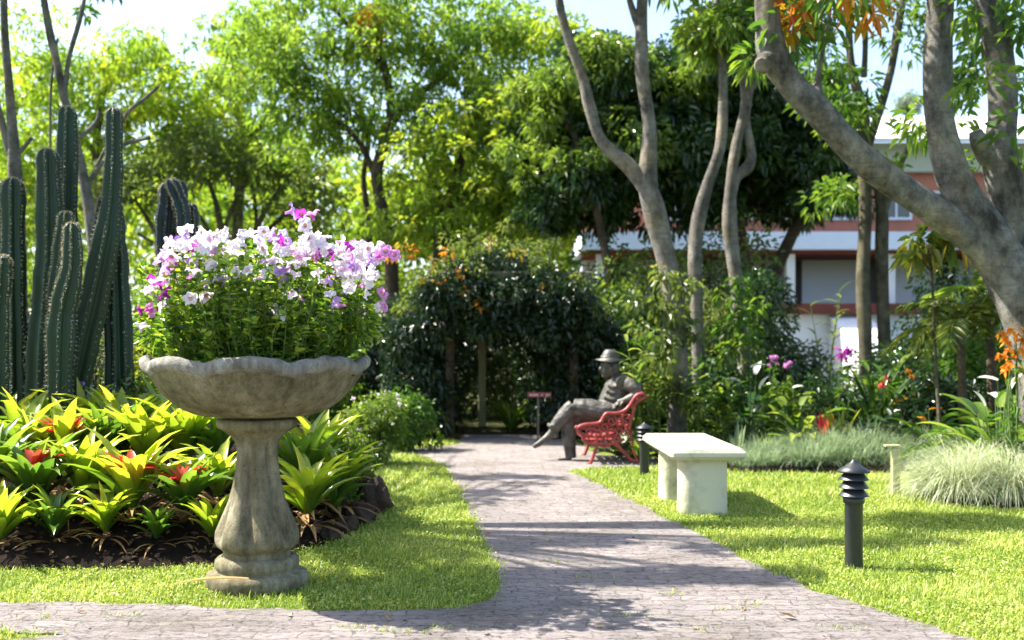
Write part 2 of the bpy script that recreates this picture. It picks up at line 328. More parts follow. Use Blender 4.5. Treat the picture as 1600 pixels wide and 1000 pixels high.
def straps(mb, B, az, el, L, W, curl, segs=5, fold=.3, prof='strap', rnd=None, mi=0, tipy=0.):
    """arching strap leaves / grass blades"""
    n_ = len(B); az = np.broadcast_to(az, (n_,)); el = np.broadcast_to(el, (n_,)); L = np.broadcast_to(L, (n_,)); W = np.broadcast_to(W, (n_,)); curl = np.broadcast_to(curl, (n_,))
    hd = np.stack([np.cos(az), np.sin(az), np.zeros(n_)], -1); sd = np.stack([-np.sin(az), np.cos(az), np.zeros(n_)], -1)
    p = np.array(B, float); rows = []; e = el.copy(); cols = 3 if fold else 2
    for k in range(segs + 1):
        t = k / segs
        if prof == 'strap': wk = W * (.65 + .5 * math.sin(math.pi * min(t * 1.05, 1))) * (1 - t ** 4) * .85
        else: wk = W * (1 - t ** 1.6)
        up = np.stack([-np.sin(e) * hd[:, 0], -np.sin(e) * hd[:, 1], np.cos(e)], -1)
        if fold: rows.append(np.stack([p - sd * wk[:, None] * .5 + up * wk[:, None] * fold, p, p + sd * wk[:, None] * .5 + up * wk[:, None] * fold], 1))
        else: rows.append(np.stack([p - sd * wk[:, None] * .5, p + sd * wk[:, None] * .5], 1))
        p = p + (hd * np.cos(e)[:, None] + np.array([0, 0, 1.]) * np.sin(e)[:, None]) * (L / segs)[:, None]
        e = e - curl / segs * (.5 + t)
    V = np.stack(rows, 1).reshape(-1, 3); q = []
    for k in range(segs):
        for c in range(cols - 1): q.append((k * cols + c, k * cols + c + 1, (k + 1) * cols + c + 1, (k + 1) * cols + c))
    q = np.array(q); Fq = (np.arange(n_)[:, None, None] * ((segs + 1) * cols) + q[None]).reshape(-1, 4)
    if rnd is None: rnd = rng.random(n_)
    base = np.repeat(np.broadcast_to(rnd, (n_,)), len(q))
    if tipy: base = np.clip(base * (1 - tipy) + tipy * np.tile(np.repeat(np.arange(segs) / (segs - 1), cols - 1), n_), 0, 1)
    mb.add(V, Fq, base, mi)
def ball(n_, shell=.6):
    d = unit(rng.normal(size=(n_, 3))); return d * (rng.random((n_, 1)) ** (1 / 3) * (1 - shell) + shell * (.75 + .25 * rng.random((n_, 1)))), d
def crown(mb, C, Rr, per, L, W, droop=.35, outw=.8, bias=0., flat=.8, mi=0):
    """leaf clusters: C centres (k,3), Rr radii"""
    for c, r_ in zip(C, Rr):
        o, d = ball(per, .35); Pn = c + o * r_ * np.array([1, 1, flat])
        A = d * outw + rng.normal(size=(per, 3)) * .5 + [0, 0, -.1]
        k = np.clip(rng.random() * .5 + rng.random(per) * .5 + bias, 0, 1)
        leaves(mb, Pn, A, L * (.7 + .6 * rng.random(per)), W * (.7 + .6 * rng.random(per)), droop, rnd=k, mi=mi)
def clusters(blobs, Y, dep, r_):
    """blobs (px,py,rx,ry,n) in photo pixels at depth Y -> cluster centres with real depth spread"""
    C = []; Rr = []
    for (px, py, rx, ry, n_) in blobs:
        for _ in range(n_):
            o = unit(rng.normal(size=3)) * (rng.random() ** .45)
            C.append(P(px, py, Y) + np.array([o[0] * rx / F * Y, o[1] * dep, o[2] * ry / F * Y])); Rr.append(r_ * (.65 + .7 * rng.random()))
    return np.array(C), np.array(Rr)

# ------------------------------------------------------------------ ground, lawn, path
def sheet(name, poly, z, mat):
    o = MB(); poly = np.asarray(poly, float); V = np.column_stack([poly[:, :2], np.full(len(poly), z)])
    o.add(V, [list(range(len(V)))], .5); return tag(o.build(name, mat), kind='structure')
def ragged(poly, step=.12, amp=.02):
    out = []; q = np.asarray(poly, float)
    for i in range(len(q)):
        a, b_ = q[i], q[(i + 1) % len(q)]; k = max(1, int(np.linalg.norm(b_ - a) / step))
        if k > 400: k = 1
        for t in range(k):
            p = a + (b_ - a) * t / k; nn = mnoise.noise(Vector((p[0] * 3, p[1] * 3, 4))) + .6 * mnoise.noise(Vector((p[0] * 11, p[1] * 11, 9)))
            out.append(p + np.array([nn, nn * .8]) * amp * 2)
    return np.array(out)
def inside(pts, poly):
    x, y = pts[:, 0], pts[:, 1]; c = np.zeros(len(pts), bool); j = len(poly) - 1
    for i in range(len(poly)):
        xi, yi = poly[i]; xj, yj = poly[j]
        m_ = ((yi > y) != (yj > y)) & (x < (xj - xi) * (y - yi) / (yj - yi + 1e-12) + xi); c ^= m_; j = i
    return c
g = MB(); n_ = 60; xs = np.linspace(-400, 400, n_); 
V = np.array([(x, y, 0) for y in np.linspace(-30, 900, n_) for x in xs]); Fq = [(j * n_ + i, j * n_ + i + 1, (j + 1) * n_ + i + 1, (j + 1) * n_ + i) for j in range(n_ - 1) for i in range(n_ - 1)]
g.add(V, Fq, .5); tag(g.build('ground', 'ground'), kind='structure')
sheet('lawn', [(-14, -2), (14, -2), (14, 11.9), (4, 11.9), (2.4, 12.4), (1.4, 13.6), (.2, 15.5), (-.9, 15.5), (-3.2, 15.5), (-14, 15.5)], .004, 'lawn')
pp = [G(-120, 941), G(120, 944), G(300, 950), G(440, 957), G(600, 956), G(720, 951), G(772, 940), G(782, 905), G(752, 850), G(735, 805), G(718, 770), G(702, 740),
      G(690, 724), G(655, 712), G(618, 706), G(655, 701), G(715, 696), G(724, 680), G(878, 680), G(900, 690), G(935, 712), G(1040, 716), G(1040, 729), G(930, 732), G(888, 738),
      G(925, 752), G(985, 782), G(1050, 815), G(1120, 850), G(1250, 915), G(1390, 962), G(1500, 996), G(1640, 1030)]
path_poly = np.array([p[:2] for p in pp] + [(3.3, 3.2), (3.3, 0), (-3.0, 0), (-3.0, 3.9), (-2.45, 4.78), (-2.0, 4.93), (-2.6, 5.0), (-3.6, 4.95)])
path_poly = ragged(path_poly, .07, .03)
sheet('path', path_poly, .010, 'paver')
bed_poly = np.array([p[:2] for p in (G(-260, 893), G(0, 890), G(180, 892), G(340, 886), G(430, 872), G(500, 852), G(555, 826), G(597, 795), G(592, 765), G(575, 740), G(572, 715), G(560, 697), G(400, 690), G(-400, 690))])
bed_poly_r = ragged(bed_poly, .15, .03)
def bed_h(x, y):
    p = np.array([[x, y]]); d = 9
    q = bed_poly
    for i in range(len(q)):
        a, b_ = q[i], q[(i + 1) % len(q)]; t = np.clip(np.dot(p[0] - a, b_ - a) / np.dot(b_ - a, b_ - a), 0, 1); d = min(d, np.linalg.norm(p[0] - a - (b_ - a) * t))
    if not inside(p, q)[0]: d = -d
    return d
def mound(name, x0, x1, y0, y1, hf, mat, step=.08):
    nx = int((x1 - x0) / step) + 1; ny = int((y1 - y0) / step) + 1; o = MB()
    V = []
    for j in range(ny):
        for i in range(nx):
            x = x0 + i * (x1 - x0) / (nx - 1); y = y0 + j * (y1 - y0) / (ny - 1); V.append((x, y, hf(x, y)))
    o.add(V, [(j * nx + i, j * nx + i + 1, (j + 1) * nx + i + 1, (j + 1) * nx + i) for j in range(ny - 1) for i in range(nx - 1)], .5)
    return tag(o.build(name, mat, smooth=True), kind='structure')
def left_h(x, y):
    d = bed_h(x, y); nn = mnoise.noise(Vector((x * 2.2, y * 2.2, 0))) * .05 + mnoise.noise(Vector((x * 8, y * 8, 3))) * .03
    return (-.08 if d < -.05 else min(.34, .03 + .3 * max(0, d) ** .9) * (1 + nn * 3) + nn * .6) if d > -.05 else -.08
mound('soil_bed', -7.5, -.7, 6.1, 15.5, left_h, 'soil', .09)
right_bed = np.array([p[:2] for p in (G(1165, 738), G(1300, 740), G(1480, 742), G(1440, 772), G(1480, 792), G(1640, 800), G(1750, 800))] + [(14, 9), (14, 28), (-14, 28), (-14, 15.6), (-2.9, 15.2), (-.8, 15.4)] + [p[:2] for p in (G(905, 688), G(1000, 712), G(1045, 728))])
def right_h(x, y):
    if not inside(np.array([[x, y]]), right_bed)[0]: return -.05
    return .05 + .05 * mnoise.noise(Vector((x * 1.5, y * 1.5, 7))) + .02 * mnoise.noise(Vector((x * 7, y * 7, 7)))
mound('garden_bed', .4, 9, 8.6, 20, right_h, 'soil', .12)

# grass blades: far too many to count
gb = MB()
def grass_zone(x0, x1, y0, y1, dens, L, W):
    k = int((x1 - x0) * (y1 - y0) * dens); p = np.column_stack([rng.uniform(x0, x1, k), rng.uniform(y0, y1, k)])
    vis = np.abs(p[:, 0]) < p[:, 1] * (830 / F) + .3
    p = p[vis]; jit = p + rng.normal(size=p.shape) * .032
    keep = ~inside(jit, path_poly) & ~inside(p, bed_poly_r) & ~inside(p, right_bed)
    p = p[keep]; k = len(p)
    cl = np.array([mnoise.noise(Vector((a * 1.3, b_ * 1.3, 1))) + .6 * mnoise.noise(Vector((a * 5, b_ * 5, 3))) for a, b_ in p]) * .7
    kk = (cl > -.22) | (rng.random(k) < .45); p = p[kk]; cl = cl[kk]; k = len(p)
    straps(gb, np.column_stack([p, np.full(k, .003)]), rng.uniform(0, 6.28, k), rng.uniform(.3, 1.45, k), L * rng.uniform(.5, 1.3, k), W * rng.uniform(.7, 1.3, k), rng.uniform(.2, 1.4, k), 2, 0, 'blade', rnd=np.clip(rng.random(k) * .85 + .1 + cl * .5, 0, 1))
grass_zone(-3, 3.6, 4.5, 5.6, 7500, .036, .0062)
grass_zone(-3.3, 4, 5.6, 7, 6200, .038, .0068)
grass_zone(-1.6, 5, 7, 9, 3800, .04, .008)
grass_zone(-2.6, 6.5, 9, 12.5, 2000, .045, .011)
grass_zone(-3.5, 1, 12.5, 15.4, 1000, .05, .015)
k = 60000; p = np.column_stack([rng.uniform(-3.3, 5, k), rng.uniform(4.5, 9.5, k)]); p = p[(np.abs(p[:, 0]) < p[:, 1] * .49 + .2)]
p = p[~inside(p + rng.normal(size=p.shape) * .02, path_poly) & ~inside(p, bed_poly_r) & ~inside(p, right_bed)]; cl = np.array([mnoise.noise(Vector((a * 2, b_ * 2, 11))) for a, b_ in p]); p = p[cl > -.1]; k = len(p)
leaves(gb, np.column_stack([p, rng.uniform(.012, .034, k)]), rng.normal(size=(k, 3)) * [1, 1, .35], rng.uniform(.012, .024, k), rng.uniform(.008, .014, k), .1, rnd=rng.random(k) ** .8)
tag(gb.build('lawn_grass', 'grass'), 'short bright green lawn grass on both sides of the path', 'grass', kind='stuff')

# ------------------------------------------------------------------ stone urn and petunias
UC = np.array([(402 - 800) / F * 5.95, 5.95, 0.])
urn = thing('garden_urn', 'weathered stone pedestal urn with scalloped bowl, holding the petunias at the front left', 'urn', UC, .25)
def fade(a, b_, t): t = min(1, max(0, (t - a) / (b_ - a))); return t * t * (3 - 2 * t)
base = MB()
prof = [(0, .0), (.27, 0), (.285, .015), (.287, .06), (.275, .085), (.24, .09), (.225, .098), (.235, .11), (.24, .13), (.237, .155), (.222, .17), (.2, .175)]
def bmod(k, u, rr, zz):
    if k > 0: rr = rr * (1 + (.035 if k < 6 else .02) * np.abs(np.cos(4 * u)) - .01)
    return rr, zz
lathe(base, prof, 96, bmod); base.build('base', 'stone', urn, True)
ped = MB()
pr = [(.195, .17), (.193, .2), (.2, .21), (.225, .228), (.234, .25), (.232, .275), (.224, .31), (.203, .36), (.178, .42), (.155, .48), (.138, .55), (.126, .62), (.119, .69), (.116, .74), (.118, .77), (.13, .80), (.155, .83), (.195, .857), (.222, .87), (.23, .88), (.232, .9), (.228, .918), (.15, .92), (0, .92)]
def pmod(k, u, rr, zz):
    z_ = pr[k][1]; amt = .27 * fade(.2, .32, z_) * (1 - fade(.76, .86, z_))
    rr = rr * (1 - amt * (1 - np.abs(np.cos(3 * u + z_ * 2.2))) ** 1.5 * 1.0 + amt * .25)
    return rr, zz
lathe(ped, pr, 120, pmod); ped.build('pedestal', 'stone', urn, True)
bowl = MB()
pb = [(0, .921), (.19, .921), (.2, .935), (.3, .938), (.36, .95), (.42, .975), (.475, 1.01), (.525, 1.055), (.565, 1.105), (.595, 1.15), (.612, 1.175)]
rim = [(.612, 1.172), (.632, 1.182), (.645, 1.2), (.646, 1.222), (.636, 1.243), (.615, 1.25), (.59, 1.24), (.57, 1.21), (.55, 1.15)]
NL = 8
def wave(u): return np.abs(np.cos(NL / 2 * u + .35))
def bwmod(k, u, rr, zz):
    z_ = pb[k][1]; a_ = fade(.94, 1.15, z_)
    return rr * (1 + .035 * a_ * (wave(u) - .6) - .035 * np.exp(-(wave(u) / .1) ** 2) * fade(.93, .96, z_)), zz + .035 * a_ * (wave(u) - .6)
def rmod(k, u, rr, zz):
    nn = np.array([mnoise.noise(Vector((math.cos(x) * 9, math.sin(x) * 9, k * .8))) for x in u])
    return rr * (1 + .035 * (wave(u) - .6) + .008 * nn), zz + .035 * (wave(u) - .6) + .012 * nn
lathe(bowl, pb, 144, bwmod); bo = bowl.build('bowl', 'stone', urn, True)
rm = MB(); lathe(rm, rim, 180, rmod); rm.build('rim', 'stone_rim', bo, True)
sd = MB(); lathe(sd, [(.575, 1.19), (.4, 1.21), (0, 1.22)], 40); sd.build('soil_fill', 'soil', bo, True)

urn.scale = (.94, .94, 1)
pet = thing('petunia_plant', 'mass of white, lilac and magenta petunias filling the stone urn', 'flowers', UC + [0, 0, 1.2])
fo = MB(); st = MB()
def pet_top(x): return .62 - .22 * np.clip(np.abs(x) / .7, 0, 1) ** 2.6
LP = []; LD = []
for _ in range(520):
    a = rng.uniform(0, 6.28); rr_ = math.sqrt(rng.random()) * .46; x0, y0 = rr_ * math.cos(a), rr_ * math.sin(a); q = 1.3; hh = pet_top(rr_ * q) * (1.12 - .75 * rng.random() ** 1.5)
    pth = smooth_path([(x0, y0, 0, .003), (x0 * (q * .6 + .4) + rng.normal() * .05, y0 * (q * .6 + .4) + rng.normal() * .04, hh * .55, .0022), (x0 * q + rng.normal() * .04, y0 * q, hh, .002)], 30)
    tube(st, pth[::5], 4, cap=False); kk = rng.integers(20, 34); ii = rng.integers(1, 30, kk); LP.append(pth[ii, :3]); e = rng.normal(size=(kk, 3)); e[:, 2] = np.abs(e[:, 2]) * .5 + .25; LD.append(e)
Pn = np.concatenate(LP); e = np.concatenate(LD); k = len(Pn)
leaves(fo, Pn, e, rng.uniform(.03, .065, k), rng.uniform(.014, .028, k), .2)
# trailing sprays at the left rim
for cx, cz in ((-.54, .2), (-.52, .3), (.56, .22), (.57, .32)):
    o_, d_ = ball(160, .3); leaves(fo, o_ * .1 + [cx, -.05, cz], d_ + [np.sign(cx) * .5, 0, 0], .04, .018)
fo.build('foliage', 'petunia_leaf', pet); st.build('stems', 'stem_green', pet)
def petunia_mesh(name, mat, seed):
    r_ = np.random.default_rng(seed); mb = MB(); nu = 30; u = np.linspace(0, 2 * np.pi, nu, endpoint=False)
    lob = 1 - .17 * np.abs(np.sin(2.5 * u)) ** 6; ruf = r_.normal(size=5)
    rings = []
    for t, (rd, zz) in enumerate([(.005, -.034), (.007, -.012), (.016, 0), (.029, .004), (.039, -.002)]):
        a = (t / 4) ** 2; rr = rd * (1 + (lob - 1) * a * 1.4); z = zz + a * .005 * (np.sin(5 * u + ruf[0]) + np.sin(3 * u + ruf[1]) + .6 * np.sin(10 * u + ruf[2]))
        rings.append(np.stack([rr * np.cos(u), rr * np.sin(u), z], -1))
    V = np.concatenate(rings); Fq = [(i * nu + j, i * nu + (j + 1) % nu, (i + 1) * nu + (j + 1) % nu, (i + 1) * nu + j) for i in range(4) for j in range(nu)]
    rn = np.concatenate([np.full(nu, c) for c in (1, .95, .55, .12)]) + r_.random(4 * nu) * .1
    mb.add(V, Fq, np.clip(rn, 0, 1))
    mb.add(np.array([[.0105 * math.cos(x), .0105 * math.sin(x), -.003] for x in u]), [list(range(nu))], .5, 1)
    o = mb.build(name, [mat, 'throat'], None, True); me = o.data; bpy.data.objects.remove(o); return me
PM = {c: [petunia_mesh('petunia_flower', 'petal_' + c, s + 10 * i) for s in range(2)] for i, c in enumerate(('white', 'magenta', 'lilac', 'pink'))}
def pet_pos(px, py, dy=None):
    Yd = 5.95 + (rng.uniform(-.55, .1) if dy is None else dy); p = P(px, py, Yd) - (UC + [0, 0, 1.2]); return p
fl = []
for (px, py, c) in ((458, 330, 'lilac'), (470, 335, 'magenta'), (486, 333, 'pink'), (476, 352, 'white'), (290, 358, 'white'), (285, 378, 'lilac'), (296, 384, 'magenta'), (272, 402, 'magenta'),
        (262, 420, 'pink'), (238, 438, 'magenta'), (250, 442, 'magenta'), (232, 452, 'white'), (256, 458, 'magenta'), (218, 486, 'magenta'), (236, 484, 'pink'), (250, 482, 'magenta'), (222, 508, 'white'),
        (326, 455, 'lilac'), (358, 474, 'lilac'), (506, 393, 'magenta'), (520, 396, 'magenta'), (494, 400, 'pink'), (448, 422, 'lilac'), (440, 430, 'lilac'), (602, 392, 'pink'), (616, 398, 'pink'), (592, 400, 'pink'),
        (598, 458, 'pink'), (600, 478, 'pink'), (315, 362, 'white'), (325, 372, 'white'), (335, 380, 'white'), (262, 380, 'lilac'), (334, 366, 'white'), (405, 372, 'white'), (412, 362, 'white'), (576, 400, 'white'),
        (570, 412, 'white'), (586, 406, 'white'), (425, 366, 'lilac'), (484, 372, 'white'), (494, 380, 'white'), (545, 402, 'pink'), (550, 384, 'white'), (404, 430, 'white'), (430, 448, 'white'), (300, 412, 'lilac')):
    fl.append((px, py, c))
while len(fl) < 260:
    px = rng.uniform(245, 600); t_ = (px - 410) / 195; top = 368 + 28 * abs(t_) ** 2; py = top - 6 + abs(rng.normal()) * 52
    if py > 500: continue
    c = rng.choice(['white', 'lilac', 'pink', 'magenta'], p=[.76, .15, .07, .02]); fl.append((px, py, c))
items = []
for i, (px, py, c) in enumerate(fl):
    p = pet_pos(px, py, rng.uniform(-.5, -.1) if i < 47 else None)
    d = Vector((p[0] * .9 + rng.normal() * .8, -.35 + rng.normal() * .6, .45 + rng.normal() * .55)).normalized()
    q = d.to_track_quat('Z', 'Y') @ Matrix.Rotation(rng.uniform(0, 6.28), 4, 'Z').to_quaternion()
    items.append((p, q, c, rng.uniform(.75, 1.25) if i > 46 else rng.uniform(.9, 1.25) * (.8 if px > 540 else 1)))
for (p, q, c, s_) in items[:98]:
    o = bpy.data.objects.new('petunia_flower', PM[c][rng.integers(2)]); COL.objects.link(o); o.parent = pet
    o.location = tuple(p); o.rotation_mode = 'QUATERNION'; o.rotation_quaternion = q; o.scale = (s_,) * 3
    if c in ('magenta', 'lilac'): o['label'] = c + ' petunia flower'
mr = MB(); names = ('white', 'magenta', 'lilac', 'pink')
for (p, q, c, s_) in items[98:]:
    me = PM[c][0]; V = np.array([v.co[:] for v in me.vertices]); V = (V * s_) @ np.array(q.to_matrix()).T + p
    for pl in me.polygons:
        pass
    Fq = np.array([list(pl.vertices) for pl in me.polygons if len(pl.vertices) == 4]); mr.add(V, Fq, rng.random(len(Fq)), names.index(c))
o = mr.build('small_petunias', ['petal_' + c for c in names], pet, True); o['kind'] = 'stuff'

# ------------------------------------------------------------------ columnar cacti
def cactus(name, label, paths, ribs=7, mat='cactus', Y=8.8, hub=None):
    r0 = P(*hub, Y); r0[2] = 0; root = thing(name, label, 'cactus', r0)
    for pts in paths:
        w3 = [np.append(P(a, b_, Y + dy) - r0, r_ * .88 / F * Y) for (a, b_, r_, dy) in pts]
        top = w3[-1].copy(); mb = MB(); pth = smooth_path(w3, 26); rt = pth[-1, 3]; tdir = pth[-1, :3] - pth[-2, :3]; tdir /= np.linalg.norm(tdir)
        for a_ in (.35, .6, .8, .93, 1.0): pth = np.vstack([pth, np.append(pth[25, :3] + tdir * rt * 1.5 * a_, rt * math.sqrt(max(0, 1 - a_ * a_)) + .002)])
        pth[:26, 3] *= 1 + .05 * np.sin(np.arange(26) * .9 + rng.random() * 6) + .035 * rng.normal(size=26)
        sides = ribs * 8; tube(mb, pth, sides, ribs=ribs, ribk=.2, wob=0); o = mb.build('stem', mat, root, True)
        sp = MB(); T, U, W_ = frames(pth[:, :3]); B_ = []; 
        for kk in range(ribs):
            a_ = kk * 2 * np.pi / ribs
            for t in np.arange(0, len(pth) - 1.01, .42):
                i = int(t); f = t - i; c = pth[i] * (1 - f) + pth[i + 1] * f; dr = U[i] * math.cos(a_) + W_[i] * math.sin(a_); B_.append((c[:3] + dr * c[3] * 1.2, dr))
        Bp = np.array([q[0] for q in B_]); Bd = np.array([q[1] for q in B_])
        for _ in range(3): leaves(sp, Bp, Bd + rng.normal(size=Bd.shape) * .6, .022, .005, 0, 0)
        sp.build('spines', 'spine', o)
    return root
cactus('columnar_cactus', 'dark green double stemmed columnar cactus by the left edge of the photo', [[(22, 650, 21, 0), (22, 540, 19, 0), (20, 420, 18, 0), (20, 300, 17, 0)], [(2, 650, 16, .3), (4, 460, 15, .3), (10, 300, 14, .3)]], hub=(20, 650))
cactus('columnar_cactus', 'short dark cactus stem cut by the left photo edge', [[(0, 650, 14, -.3), (-2, 520, 13, -.3), (4, 415, 12, -.3)]], hub=(0, 650), Y=8.5)
cactus('columnar_cactus', 'thick dark green columnar cactus with rounded top left of the tallest one', [[(62, 650, 26, 0), (68, 520, 24, 0), (75, 420, 20, 0), (76, 330, 19, 0), (74, 254, 17, 0)]], hub=(64, 650))
cactus('columnar_cactus', 'tallest straight columnar cactus standing behind the twin small stems', [[(100, 650, 22, .35), (100, 480, 20, .35), (103, 330, 18, .35), (105, 185, 15, .35)]], hub=(100, 650))
cactus('columnar_cactus', 'low pair of pale ribbed cactus stems between the taller columns', [[(92, 650, 17, -.35), (96, 500, 19, -.35), (112, 420, 15, -.35), (113, 364, 12, -.35)], [(84, 640, 13, -.1), (88, 480, 14, -.1), (102, 346, 12, -.1)]], hub=(92, 650), Y=8.6)
cactus('columnar_cactus', 'leaning columnar cactus bending upright to a tall rounded tip', [[(108, 640, 22, .1), (128, 540, 24, .1), (156, 420, 22, .1), (172, 330, 17, .1), (177, 260, 14, .1), (178, 185, 13, .1)], [(130, 560, 12, .3), (146, 440, 13, .3), (160, 330, 10, .3), (164, 310, 7, .3)]], hub=(108, 650))
cactus('columnar_cactus', 'straight greenish brown cactus column rising just left of the urn bowl', [[(188, 650, 24, .4), (185, 520, 22, .4), (182, 400, 17, .4), (181, 330, 12, .4)]], hub=(188, 650), ribs=8)
cactus('torch_cactus', 'blue green knobbly cactus standing behind the petunias', [[(285, 600, 16, 0), (278, 480, 17, 0), (276, 390, 18, 0), (278, 300, 14, 0)], [(268, 470, 10, -.15), (255, 380, 12, -.15), (260, 300, 11, -.15)], [(296, 480, 10, .1), (302, 390, 10, .1), (300, 330, 9, .1)], [(282, 430, 10, -.2), (286, 340, 11, -.2), (270, 292, 10, -.2)]], ribs=6, mat='cactus_blue', Y=10, hub=(285, 620))

# ------------------------------------------------------------------ left bed planting
def bromeliad_proto(seed, red):
    global rng
    keep = rng; rng = np.random.default_rng(seed)
    root = thing('bromeliad', 'yellow green bromeliad rosette in the left bed', 'bromeliad'); mb = MB()
    k = 26; az = np.arange(k) * 2.4 + rng.normal(size=k) * .2; t = np.linspace(0, 1, k)
    straps(mb, np.column_stack([np.cos(az) * .02, np.sin(az) * .02, np.full(k, .07)]), az, 1.52 - .62 * (1 - t) + rng.normal(size=k) * .14, (.29 + .12 * np.sin(t * 3)) * rng.uniform(.8, 1.15, k), .074 * rng.uniform(.75, 1.25, k), .7 + rng.random(k) * 1.1, 7, .3, 'strap', rnd=np.clip(t * .5 + rng.random(k) * .5, 0, 1), tipy=.35)
    mb.build('leaves', 'bromeliad_green' if seed in (2, 5) else 'bromeliad', root, True)
    lo = MB(); k = 10; az = rng.uniform(0, 6.28, k); straps(lo, np.zeros((k, 3)), az, rng.uniform(.1, .7, k), rng.uniform(.25, .4, k), .03, rng.uniform(.8, 1.6, k), 5, .25, 'strap', rnd=rng.random(k) * .7)
    lo.build('dry_leaves', 'dry_leaf', root, True)
    if red:
        rb = MB(); k = 13; az = np.arange(k) * 2.4; straps(rb, np.column_stack([np.cos(az) * .015, np.sin(az) * .015, np.full(k, .22)]), az, rng.uniform(.35, 1.0, k), .16, .052, .8, 4, .25, 'strap')
        rb.build('red_bracts', 'leaf_red', root, True)
    rng = keep; return root
BP = [bromeliad_proto(1, 0), bromeliad_proto(2, 0), bromeliad_proto(3, 0), bromeliad_proto(4, 1), bromeliad_proto(5, 1)]
used = set()
rows = [  # px, depth, scale, proto, lift
 ('back', [(10, 8.4, 1.35, 0), (70, 8.3, 1.25, 1), (130, 8.5, 1.3, 2), (190, 8.2, 1.45, 0), (255, 8.35, 1.35, 1), (320, 8.4, 1.3, 2), (500, 8.4, 1.4, 0)]),
 ('middle', [(35, 7.8, 1.35, 2), (100, 7.7, 1.2, 3), (160, 7.85, 1.3, 1), (225, 7.75, 1.3, 0), (290, 7.8, 1.35, 2), (345, 7.9, 1.2, 1), (470, 8.0, 1.45, 1), (528, 8.0, 1.15, 2)]),
 ('front', [(-15, 7.1, 1.4, 1), (55, 7.0, 1.3, 4), (130, 7.1, 1.2, 0), (205, 6.9, 1.3, 3), (287, 6.9, 1.05, 4), (340, 7.2, 1.0, 2), (480, 7.35, 1.2, 2)]),
 ('lowest', [(0, 6.6, .95, 0), (85, 6.65, .8, 1), (165, 6.7, .75, 2), (245, 6.68, .6, 1), (330, 6.75, .75, 0), (520, 7.9, .9, 1)])]
ordn = ['first', 'second', 'third', 'fourth', 'fifth', 'sixth', 'seventh', 'eighth']
for rn, lst in rows:
    for i, (px, Y, s_, pi_) in enumerate(lst):
        x = (px - 800) / F * Y; z = max(0, left_h(x, Y)) - .03; red = pi_ > 2
        lab = ('red centred' if red else 'yellow green') + ' bromeliad, ' + ordn[i] + ' from the left in the ' + rn + ' row of the left bed'
        if px > 400: lab = 'yellow green bromeliad, right of the urn pedestal, ' + ('tallest and furthest back', 'leaning on the pedestal', 'low and beside the small shrub', 'smallest by the lower pedestal', 'nearest the rocks')[(rn == 'middle') + (px == 528) + 3 * (rn == 'front') + 4 * (rn == 'lowest')]
        zl = z + {'back': .12, 'middle': .08, 'front': .03, 'lowest': 0}[rn]; s_ *= 1.08; rz = rng.uniform(0, 6.28)
        if pi_ not in used:
            o = BP[pi_]; used.add(pi_); o.location = (x, Y, zl); o.rotation_euler = (0, 0, rz); o.scale = (s_,) * 3; tag(o, lab, group='bromeliads in the left bed')
        else: dup(BP[pi_], (x, Y, zl), rz, s_, lab, 'bromeliads in the left bed')

def shrub(name, label, cat, px, row, Y, w_, h_, mat, n_, L, W, fl=None, nfl=0, z0=None, dep=None, holes=.0, droop=.3, flr=.03, group=None, stems=12, blobs=14):
    """leafy shrub; px centre column, Y depth, w_/h_ metres"""
    x = (px - 800) / F * Y; z0 = (max(0, left_h(x, Y)) if x < -.6 and Y < 13 else .03) if z0 is None else z0
    root = thing(name, label, cat, (x, Y, z0), group=group); mb = MB(); st = MB(); dep = dep or w_ * .8
    C = []
    for _ in range(blobs):
        o = unit(rng.normal(size=3)) * rng.random() ** .4; C.append([o[0] * w_ * .38, o[1] * dep * .38, h_ * (.5 + o[2] * .42)])
    for _ in range(blobs // 3): a = rng.uniform(0, 6.28); C.append([math.cos(a) * w_ * .32, math.sin(a) * dep * .32, h_ * rng.uniform(.1, .25)])
    C = np.array(C); rr = min(w_, h_) * .24
    crown(mb, C, np.full(len(C), rr) * rng.uniform(.7, 1.3, len(C)), max(8, n_ // blobs), L, W, droop)
    for c in C[:stems]: tube(st, smooth_path([(c[0] * .15, c[1] * .15, 0, .014), (c[0] * .6, c[1] * .6, c[2] * .55, .01), (*c, .004)], 6), 5, cap=False)
    mb.build('foliage', mat, root); st.build('stems', 'bark_dark', root)
    if fl:
        f = MB()
        for _ in range(nfl):
            c = C[rng.integers(len(C))]; d = unit(rng.normal(size=3) + [0, -.6, .5]); p = c + d * rr * 1.05; k = 6
            leaves(f, np.repeat([p], k, 0), unit(rng.normal(size=(k, 3))) + d * .6, flr, flr * .75, 0, .1)
        f.build('flowers', fl, root)
    return root
shrub('variegated_shrub', 'thin stemmed shrub with pale grey leaves below the cactus columns', 'shrub', 150, 600, 8.9, .9, .75, 'leaf_grey', 900, .05, .022, 'petal_lilac', 12, flr=.025)
shrub('leafy_shrub', 'low green shrub behind the bromeliads at far left', 'shrub', 60, 600, 9.4, .9, .6, 'leaf_olive', 1400, .05, .022)
shrub('yellow_shrub', 'small golden leaved shrub just left of the petunias', 'shrub', 212, 500, 9.6, .5, 1.3, 'leaf_gold', 700, .05, .022, 'petal_orange', 8)
shrub('leafy_shrub', 'green leafy shrub behind the left rim of the urn', 'shrub', 240, 600, 9.3, .8, .85, 'leaf_bright', 1700, .05, .022)
shrub('pink_flower_shrub', 'shrub with small pink blooms behind the leaning cactus', 'shrub', 148, 520, 10.2, .5, 1.35, 'leaf_olive', 700, .06, .025, 'petal_pink', 5, flr=.06)
